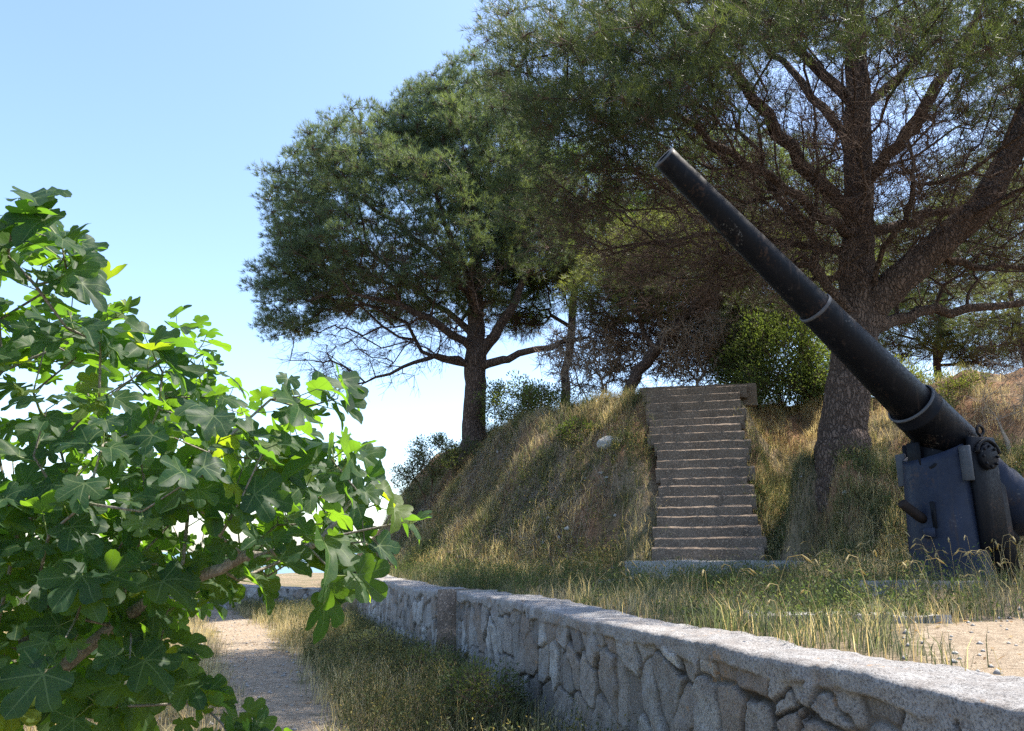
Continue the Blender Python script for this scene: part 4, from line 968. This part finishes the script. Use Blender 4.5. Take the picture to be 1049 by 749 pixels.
def stair_clear(x, y):
    rel = np.stack([x - S0[0], y - S0[1]], -1); a = rel @ SU; c = np.abs(rel @ SR)
    return ~((c < SW / 2 + 0.02) & (a > -0.95) & (a < 4.2)) & ~((c < 1.6) & (a > -0.98) & (a < 0)) & ~((c < 1.75) & (a > -1.9) & (a < -0.9) & (vnoise(x, y, 0.35, 45) < 0.62)) & (np.hypot(x - GB[0], y - GB[1]) > 0.7)
def mixcol(r, n, pal, wts):
    i = r.choice(len(pal), n, p=np.array(wts) / sum(wts)); c = np.array(pal)[i]
    return c * r.uniform(0.7, 1.3, (n, 1))
def stair_edge(x, y):
    rel = np.stack([x - S0[0], y - S0[1]], -1); a = rel @ SU; c = rel @ SR
    lim = 0.55 + 0.42 * vnoise(a, a * 0, 0.8, 44); lr = SW / 2 + 0.04 - 0.3 * vnoise(a, a * 0 + 3, 0.6, 46)
    return ~((c > -lim) & (c < lr) & (a > -0.1) & (a < 4.2)) & (np.hypot(x - GB[0], y - GB[1]) > 0.75)
GRN = [(0.08, 0.108, 0.052), (0.12, 0.148, 0.07), (0.12, 0.132, 0.09), (0.19, 0.192, 0.11)]
STRAW = [(0.46, 0.37, 0.21), (0.56, 0.47, 0.28), (0.38, 0.29, 0.17), (0.50, 0.43, 0.28)]
DEAD = [(0.33, 0.28, 0.225), (0.42, 0.37, 0.315), (0.25, 0.21, 0.17)]
bare_near = lambda x, y: 1 - (1 - sstep(0.6, 1.5, poly_dist(x, y, [(2.3, 2.0), (3.6, 5.2), (5.0, 6.4), (9, 7.2)])))
# terrace
def dens_ter(x, y):
    s = side_s(x, y); ms = mound_s(x, y); n = fbm(x, y, 1.1, 4, 61)
    near_gun = 1 - 0.75 * (1 - sstep(0.9, 2.4, np.hypot(x - 4.3, y - 10.6)))
    return (s > 0.5) * (ms < 0.9) * stair_clear(x, y) * (0.15 + 0.85 * sstep(0.32, 0.55, n)) * bare_near(x, y) * near_gun
x, y, r = scatter(200000, -6, 11, 3.5, 24, dens_ter, 71)
g2 = sstep(0.4, 0.62, fbm(x, y, 0.9, 4, 62) + 0.12 * sstep(14, 18, y))
c = np.where((r.random(len(x)) < 0.13 + 0.5 * g2)[:, None], mixcol(r, len(x), STRAW, [3, 2, 3, 2]), mixcol(r, len(x), GRN, [4, 3, 3, 2]))
h = r.uniform(0.08, 0.28, len(x)) * (0.4 + 1.1 * fbm(x, y, 0.7, 3, 63))
blades('meadow_grass', x, y, h, 0.006, c, 0.55, 1, label='green and straw coloured grass on the terrace behind the wall')
# slope of the mound
def dens_slope(x, y):
    ms = mound_s(x, y); n = fbm(x, y, 1.3, 4, 64)
    right = (x > 5.0) * 0.45
    return (ms > 0.2) * (ms < 6.5) * stair_clear(x, y) * (0.10 + 0.90 * sstep(0.4, 0.56, n)) * (1 - right)
x, y, r = scatter(230000, -8, 16, 9, 27, dens_slope, 72)
ms = mound_s(x, y); t = fbm(x, y, 1.2, 4, 65)
left = x < 2.7
dead = sstep(0.3, 0.55, t) * sstep(0.8, 1.6, ms) * (1 - sstep(3.2, 4.2, ms)) * left
straw = 0.22 + 0.55 * sstep(0.42, 0.6, fbm(x, y, 0.8, 3, 66)) * sstep(2.5, 3.6, ms) + 0.35 * (~left)
u = r.random(len(x))
c = np.where((u < dead)[:, None], mixcol(r, len(x), DEAD, [3, 3, 2]), np.where((u < dead + straw)[:, None], mixcol(r, len(x), STRAW, [3, 2, 3, 2]), mixcol(r, len(x), GRN, [3, 3, 4, 3])))
h = r.uniform(0.12, 0.42, len(x)) * (0.5 + fbm(x, y, 0.7, 3, 67)) * np.where(left, 1.0, 0.7)
blades('slope_grass', x, y, h, 0.0075, c, 0.75, 2, label='dry and green grass covering the slope of the mound')
def tufts(name, x, y, per, spread, hlo, hhi, w, pal, wts, seed, label, lean=0.6):
    r = np.random.default_rng(seed); n = len(x); k = r.integers(len(pal), size=n)
    X_ = (x[:, None] + r.normal(0, spread, (n, per))).ravel(); Y_ = (y[:, None] + r.normal(0, spread, (n, per))).ravel()
    base = mixcol(r, n, pal, wts); c = np.repeat(base, per, 0) * r.uniform(0.75, 1.25, (n * per, 1))
    h = np.repeat(r.uniform(hlo, hhi, n), per) * r.uniform(0.5, 1.1, n * per)
    return blades(name, X_, Y_, h, w, c, lean, seed + 1, label=label)
x, y, r = scatter(9000, -7, 15, 10, 26, lambda x, y: (mound_s(x, y) > 0.1) * (mound_s(x, y) < 7) * stair_edge(x, y) * (0.15 + 0.85 * sstep(0.45, 0.6, fbm(x, y, 1.4, 4, 86))) * (0.35 + 0.65 * (x < 3)), 87)
tufts('green_tufts', x, y, 26, 0.07, 0.2, 0.55, 0.008, GRN + [(0.17, 0.18, 0.06)], [3, 4, 3, 3, 3], 88, 'green grass tufts growing on the slope of the mound')
x, y, r = scatter(12000, -7, 15, 10, 26, lambda x, y: (mound_s(x, y) > -0.2) * (mound_s(x, y) < 8) * stair_edge(x, y) * (0.08 + 0.92 * sstep(0.46, 0.57, fbm(x, y, 1.6, 4, 89))), 90)
tufts('straw_tufts', x, y, 24, 0.08, 0.2, 0.5, 0.007, STRAW, [3, 3, 2, 3], 93, 'dry straw coloured grass tufts on the mound and its crest')
x, y, r = scatter(5200, -6, 11, 3.6, 22, lambda x, y: dens_ter(x, y) * sstep(0.42, 0.58, fbm(x, y, 0.8, 3, 111)), 112)
tufts('terrace_tufts', x, y, 24, 0.06, 0.2, 0.5, 0.0055, GRN + STRAW[:2], [4, 3, 3, 3, 2, 2], 113, 'taller green tufts in the terrace grass')
r = np.random.default_rng(121); x = np.concatenate([r.uniform(4.5, 6.4, 1100), r.uniform(5.2, 9.5, 500)]); y = np.concatenate([r.uniform(12.4, 17.5, 1100), r.uniform(11.0, 14.5, 500)])
k = stair_clear(x, y) & (np.hypot(x - TREE_B[0], y - TREE_B[1]) > 0.6) & (fbm(x, y, 0.7, 3, 122) > 0.44); x, y = x[k], y[k]
tufts('bank_tufts', x, y, 26, 0.08, 0.18, 0.5, 0.0065, GRN + STRAW, [4, 3, 3, 3, 2, 2, 1, 1], 123, 'grass tufts hanging on the steep bank below the big pine')
r = np.random.default_rng(124); x = r.uniform(4.5, 9.5, 2600); y = r.uniform(11.2, 17.0, 2600); k = stair_clear(x, y) & (fbm(x, y, 0.6, 3, 125) > 0.5) & (np.hypot(x - TREE_B[0], y - TREE_B[1]) > 0.7); x, y = x[k], y[k]
BANK = (x, y, r)
# stones crumbling out of the bank
x, y, r = scatter(3000, -6, 12, 9, 24, lambda x, y: (mound_s(x, y) > 0.1) * (mound_s(x, y) < 5) * stair_clear(x, y) * sstep(0.5, 0.62, fbm(x, y, 1.1, 4, 114)), 115)
z = ground(x, y); s_ = 0.015 + 0.06 * r.random(len(x)) ** 3; D = np.array([[1, 0, 0], [-1, 0, 0], [0, 1, 0], [0, -1, 0], [0, 0, 0.7], [0, 0, -0.7]])
V = (np.stack([x, y, z + s_ * 0.25], 1)[:, None] + D[None] * s_[:, None, None] * r.uniform(0.6, 1.5, (len(x), 6, 1))).reshape(-1, 3)
T = np.array([[0, 2, 4], [2, 1, 4], [1, 3, 4], [3, 0, 4], [2, 0, 5], [1, 2, 5], [3, 1, 5], [0, 3, 5]])
tag(mesh('rubble', V, [(np.arange(len(x))[:, None, None] * 6 + T[None]).reshape(-1, 3)], M['rock']), 'small stones crumbling out of the bank', 'rubble', kind='stuff')
# track side
def dens_path(x, y):
    s = side_s(x, y); dp = poly_dist(x, y, PATH) + (fbm(x, y, 0.6, 3, 68) - 0.5) * 0.7
    return (s < -0.03) * sstep(0.3, 0.9, dp) * (0.25 + 0.75 * sstep(0.35, 0.55, fbm(x, y, 0.8, 3, 69))) * (dp < 7)
x, y, r = scatter(230000, -14, 2, 3.5, 27, dens_path, 73)
s = side_s(x, y); pg = np.clip(0.85 - 0.5 * sstep(-1.3, -0.5, s) - 0.25 * sstep(0.4, 0.6, fbm(x, y, 0.9, 3, 70)), 0.1, 1)
c = np.where((r.random(len(x)) < pg)[:, None], mixcol(r, len(x), STRAW, [3, 3, 2, 3]), mixcol(r, len(x), GRN, [3, 2, 4, 3]))
h = r.uniform(0.10, 0.36, len(x)) * (0.35 + 1.3 * fbm(x, y, 0.6, 3, 75)) * (0.75 + 0.6 * sstep(-2.4, -0.9, s))
blades('wayside_grass', x, y, h, 0.006, c, 0.6, 3, label='straw coloured grass along both sides of the path')
x, y, r = scatter(4200, -12, 2, 4, 26, lambda x, y: (side_s(x, y) < -0.1) * (poly_dist(x, y, PATH) > 0.55) * (poly_dist(x, y, PATH) < 4) * (0.1 + 0.9 * sstep(0.42, 0.58, fbm(x, y, 0.9, 3, 104))), 105)
tufts('wayside_tufts', x, y, 22, 0.07, 0.2, 0.5, 0.006, STRAW + [(0.20, 0.20, 0.08)], [3, 3, 2, 3, 2], 106, 'taller dry grass tufts beside the path')
# leafy weeds by the wall foot and on the terrace: small leaves on branching stems
def weeds(name, label, x, y, hgt, per, L, cols, seed):
    r = np.random.default_rng(seed); n = len(x); b = np.stack([x, y, ground(x, y)], 1)
    tip = b + np.stack([r.normal(0, 0.25, n), r.normal(0, 0.25, n), np.ones(n)], 1) * hgt[:, None]
    V1, F1 = prisms(b, tip, 0.003, 0.0015)
    t = r.uniform(0.2, 1, (n, per, 1)); c = (b[:, None] + (tip - b)[:, None] * t + r.normal(0, 0.05, (n, per, 3)) * t).reshape(-1, 3)
    D = unit(r.normal(0, 1, c.shape) + [0, 0, 0.5]); Nn = unit(r.normal(0, 0.7, c.shape) + [0, 0, 1])
    col = mixcol(r, len(c), cols, np.ones(len(cols)))
    V2, F2, C2 = leaves_batch(c, D, Nn, L * r.uniform(0.6, 1.4, len(c)), L * 0.35, col)
    o = mesh(name, np.concatenate([V1, V2]), [F1, F2 + len(V1)], M['grass'], colors=np.concatenate([np.tile([[0.14, 0.14, 0.06]], (len(V1), 1)), C2]))
    tag(o, label, 'weeds', kind='stuff')
x, y, r = scatter(48000, -8, 2, 4, 26, lambda x, y: (side_s(x, y) < -0.05) * (side_s(x, y) > -2.6) * (poly_dist(x, y, PATH) > 0.65) * sstep(-2.7, -0.8, side_s(x, y)) * sstep(0.35, 0.55, fbm(x, y, 0.9, 3, 80)), 81)
weeds('leafy_weeds', 'grey green bushy weeds along the foot of the wall', x, y, r.uniform(0.15, 0.5, len(x)), 16, 0.035, [(0.06, 0.085, 0.035), (0.09, 0.115, 0.05), (0.12, 0.13, 0.06), (0.26, 0.22, 0.08)], 82)
x, y, r = scatter(26000, -6, 8, 6, 22, lambda x, y: (side_s(x, y) > 0.6) * (mound_s(x, y) < 2.2) * stair_clear(x, y) * sstep(0.45, 0.6, fbm(x, y, 1.0, 3, 83)) * (np.hypot(x - 4.3, y - 10.6) > 1.5) * bare_near(x, y), 84)
weeds('herb_weeds', 'small leafy herbs among the terrace grass', x, y, r.uniform(0.12, 0.42, len(x)), 14, 0.04, [(0.06, 0.10, 0.03), (0.10, 0.14, 0.045), (0.13, 0.15, 0.06)], 85)
# tall wild oats with drooping heads
def oats(x, y, hgt, seed):
    r = np.random.default_rng(seed); n = len(x); b = np.stack([x, y, ground(x, y)], 1); a = r.uniform(0, 6.28, n)
    d = np.stack([np.cos(a), np.sin(a), 0 * a], 1); h = hgt[:, None]; up = np.array([0, 0, 1.0])
    p1 = b + up * h * 0.6 + d * h * 0.08; p2 = b + up * h * 0.95 + d * h * 0.22; p3 = b + up * h * 0.98 + d * h * 0.38; p4 = b + up * h * 0.88 + d * h * 0.5
    mb = MB()
    for A1, B1 in ((b, p1), (p1, p2), (p2, p3)): mb.add(*prisms(A1, B1, 0.0022, 0.0018))
    mb.add(*prisms(p3, (p3 + p4) / 2, 0.004, 0.009)); mb.add(*prisms((p3 + p4) / 2, p4, 0.009, 0.001))
    V = np.concatenate(mb.V)
    o = mb.build('wild_oats', M['grass'], colors=np.tile([[0.42, 0.36, 0.2]], (len(V), 1)))
    tag(o, 'straw coloured wild oat stalks with drooping heads', 'grass', kind='stuff')
x, y, r = BANK
weeds('bank_herbs', 'leafy herbs on the steep bank below the big pine', x, y, r.uniform(0.12, 0.4, len(x)), 18, 0.05, [(0.06, 0.095, 0.035), (0.10, 0.135, 0.05), (0.15, 0.165, 0.07)], 126)
x, y, r = scatter(26000, -7, 14, 10, 26, lambda x, y: (mound_s(x, y) > 0.0) * (mound_s(x, y) < 5) * stair_edge(x, y) * sstep(0.44, 0.58, fbm(x, y, 1.0, 4, 101)) * np.where(x < 3, 1.0, 0.4), 102)
weeds('slope_herbs', 'mixed leafy herbs and seedlings on the slope of the mound', x, y, r.uniform(0.12, 0.5, len(x)), 16, 0.05, [(0.06, 0.095, 0.035), (0.10, 0.135, 0.05), (0.15, 0.165, 0.07), (0.30, 0.25, 0.11)], 103)
x, y, r = scatter(2600, -2, 9, 5, 15, lambda x, y: (side_s(x, y) > 0.55) * (mound_s(x, y) < 0.8) * stair_clear(x, y) * (0.12 + 0.88 * (np.hypot(x - 5.2, y - 8.4) < 1.3)) * (bare_near(x, y) > 0.3), 91)
oats(x, y, r.uniform(0.3, 0.62, len(x)), 92)
# grey dead brush lying on the left slope
x, y, r = scatter(26000, -6, 3.2, 14, 24, lambda x, y: (mound_s(x, y) > 0.7) * (mound_s(x, y) < 3.4) * (x < 2.4) * sstep(0.38, 0.55, fbm(x, y, 1.2, 4, 65)), 95)
z = ground(x, y); a = r.uniform(0, 6.28, len(x)); l = r.uniform(0.15, 0.55, len(x))
A0 = np.stack([x, y, z + r.uniform(0, 0.12, len(x))], 1); B0 = A0 + np.stack([np.cos(a) * l, np.sin(a) * l, 0 * l], 1); B0[:, 2] = ground(B0[:, 0], B0[:, 1]) + r.uniform(0.02, 0.28, len(x))
V, F = prisms(A0, B0, 0.005, 0.003)
tag(mesh('dead_brush', V, [F], M['grass'], colors=np.repeat(mixcol(r, len(x), DEAD, [2, 3, 1]), 6, 0)), 'grey dead brush matted on the slope left of the stairs', 'brush', kind='stuff')
# pebbles and crumbs on the track
x, y, r = scatter(9000, -12, 8, 4, 26, lambda x, y: ((poly_dist(x, y, PATH) < 1.1) | (bare_near(x, y) < 0.6)) * 1.0, 97)
z = ground(x, y); s = r.uniform(0.006, 0.028, len(x)) * r.uniform(0.5, 1.3, len(x)); D = np.array([[1, 0, 0], [-1, 0, 0], [0, 1, 0], [0, -1, 0], [0, 0, 0.7], [0, 0, -0.7]])
V = (np.stack([x, y, z + s * 0.2], 1)[:, None] + D[None] * s[:, None, None] * r.uniform(0.6, 1.4, (len(x), 6, 1))).reshape(-1, 3)
T = np.array([[0, 2, 4], [2, 1, 4], [1, 3, 4], [3, 0, 4], [2, 0, 5], [1, 2, 5], [3, 1, 5], [0, 3, 5]])
tag(mesh('gravel', V, [(np.arange(len(x))[:, None, None] * 6 + T[None]).reshape(-1, 3)], M['slab']), 'loose pebbles on the trodden earth', 'gravel', kind='stuff')

# fallen leaves and pine needles on the bare earth
x, y, r = scatter(16000, -12, 12, 3.5, 24, lambda x, y: ((poly_dist(x, y, PATH) < 1.4) | (bare_near(x, y) < 0.8) | ((mound_s(x, y) > -1) & (x > 4))) * (0.2 + 0.8 * sstep(0.42, 0.6, fbm(x, y, 0.6, 3, 131))), 132)
c = np.stack([x, y, ground(x, y) + 0.012], 1); D = unit(np.stack([r.normal(0, 1, len(x)), r.normal(0, 1, len(x)), r.normal(0, 0.25, len(x))], 1)); Nn = unit(r.normal(0, 0.35, c.shape) + [0, 0, 1])
V, F, C = leaves_batch(c, D, Nn, r.uniform(0.02, 0.09, len(x)), r.uniform(0.006, 0.03, len(x)), mixcol(r, len(x), [(0.20, 0.12, 0.06), (0.28, 0.18, 0.09), (0.13, 0.08, 0.05), (0.36, 0.27, 0.14)], [3, 3, 2, 2]))
tag(mesh('leaf_litter', V, [F], M['grass'], colors=C), 'brown fallen leaves and needles on the bare earth', 'leaf litter', kind='stuff')

# ------------------------------------------------------------------ light, sky, camera
SUN_AZ, SUN_EL = R(74), R(59)        # azimuth measured from straight ahead (+Y) towards the right (+X)
w = bpy.data.worlds.new('World'); sc.world = w; w.use_nodes = True; nt = w.node_tree; nt.nodes.clear()
sky = nt.nodes.new('ShaderNodeTexSky'); sky.sky_type = 'NISHITA'; sky.sun_disc = False; sky.sun_elevation = SUN_EL; sky.sun_rotation = SUN_AZ
sky.altitude = 0; sky.air_density = 1.0; sky.dust_density = 1.0; sky.ozone_density = 2.3
bg = nt.nodes.new('ShaderNodeBackground'); bg.inputs[1].default_value = 0.145; wo = nt.nodes.new('ShaderNodeOutputWorld')
nt.links.new(sky.outputs[0], bg.inputs[0]); nt.links.new(bg.outputs[0], wo.inputs[0])
sl = bpy.data.lights.new('sun', 'SUN'); sl.energy = 4.7; sl.angle = R(0.53); sl.color = (1.0, 0.93, 0.82)
so = bpy.data.objects.new('sun', sl); COL.objects.link(so)
sv = Vector((math.cos(SUN_EL) * math.sin(SUN_AZ), math.cos(SUN_EL) * math.cos(SUN_AZ), math.sin(SUN_EL)))
so.rotation_euler = sv.to_track_quat('Z', 'Y').to_euler(); so.location = (20, 10, 30)
cam = bpy.data.cameras.new('camera'); co = bpy.data.objects.new('camera', cam); COL.objects.link(co)
co.location = (0, 0, EYE); co.rotation_euler = (math.pi / 2 + PITCH, 0, 0)
cam.sensor_fit = 'HORIZONTAL'; cam.angle = 2 * math.atan(524.5 / FPX); cam.clip_start = 0.05; cam.clip_end = 20000
sc.camera = co
vs = sc.view_settings; vs.view_transform = 'Standard'; vs.look = 'None'; vs.exposure = 1.42; vs.gamma = 1.0; vs.use_curve_mapping = False
sc.cycles.use_denoising = False; sc.cycles.max_bounces = 8; sc.cycles.transparent_max_bounces = 8; sc.cycles.diffuse_bounces = 4
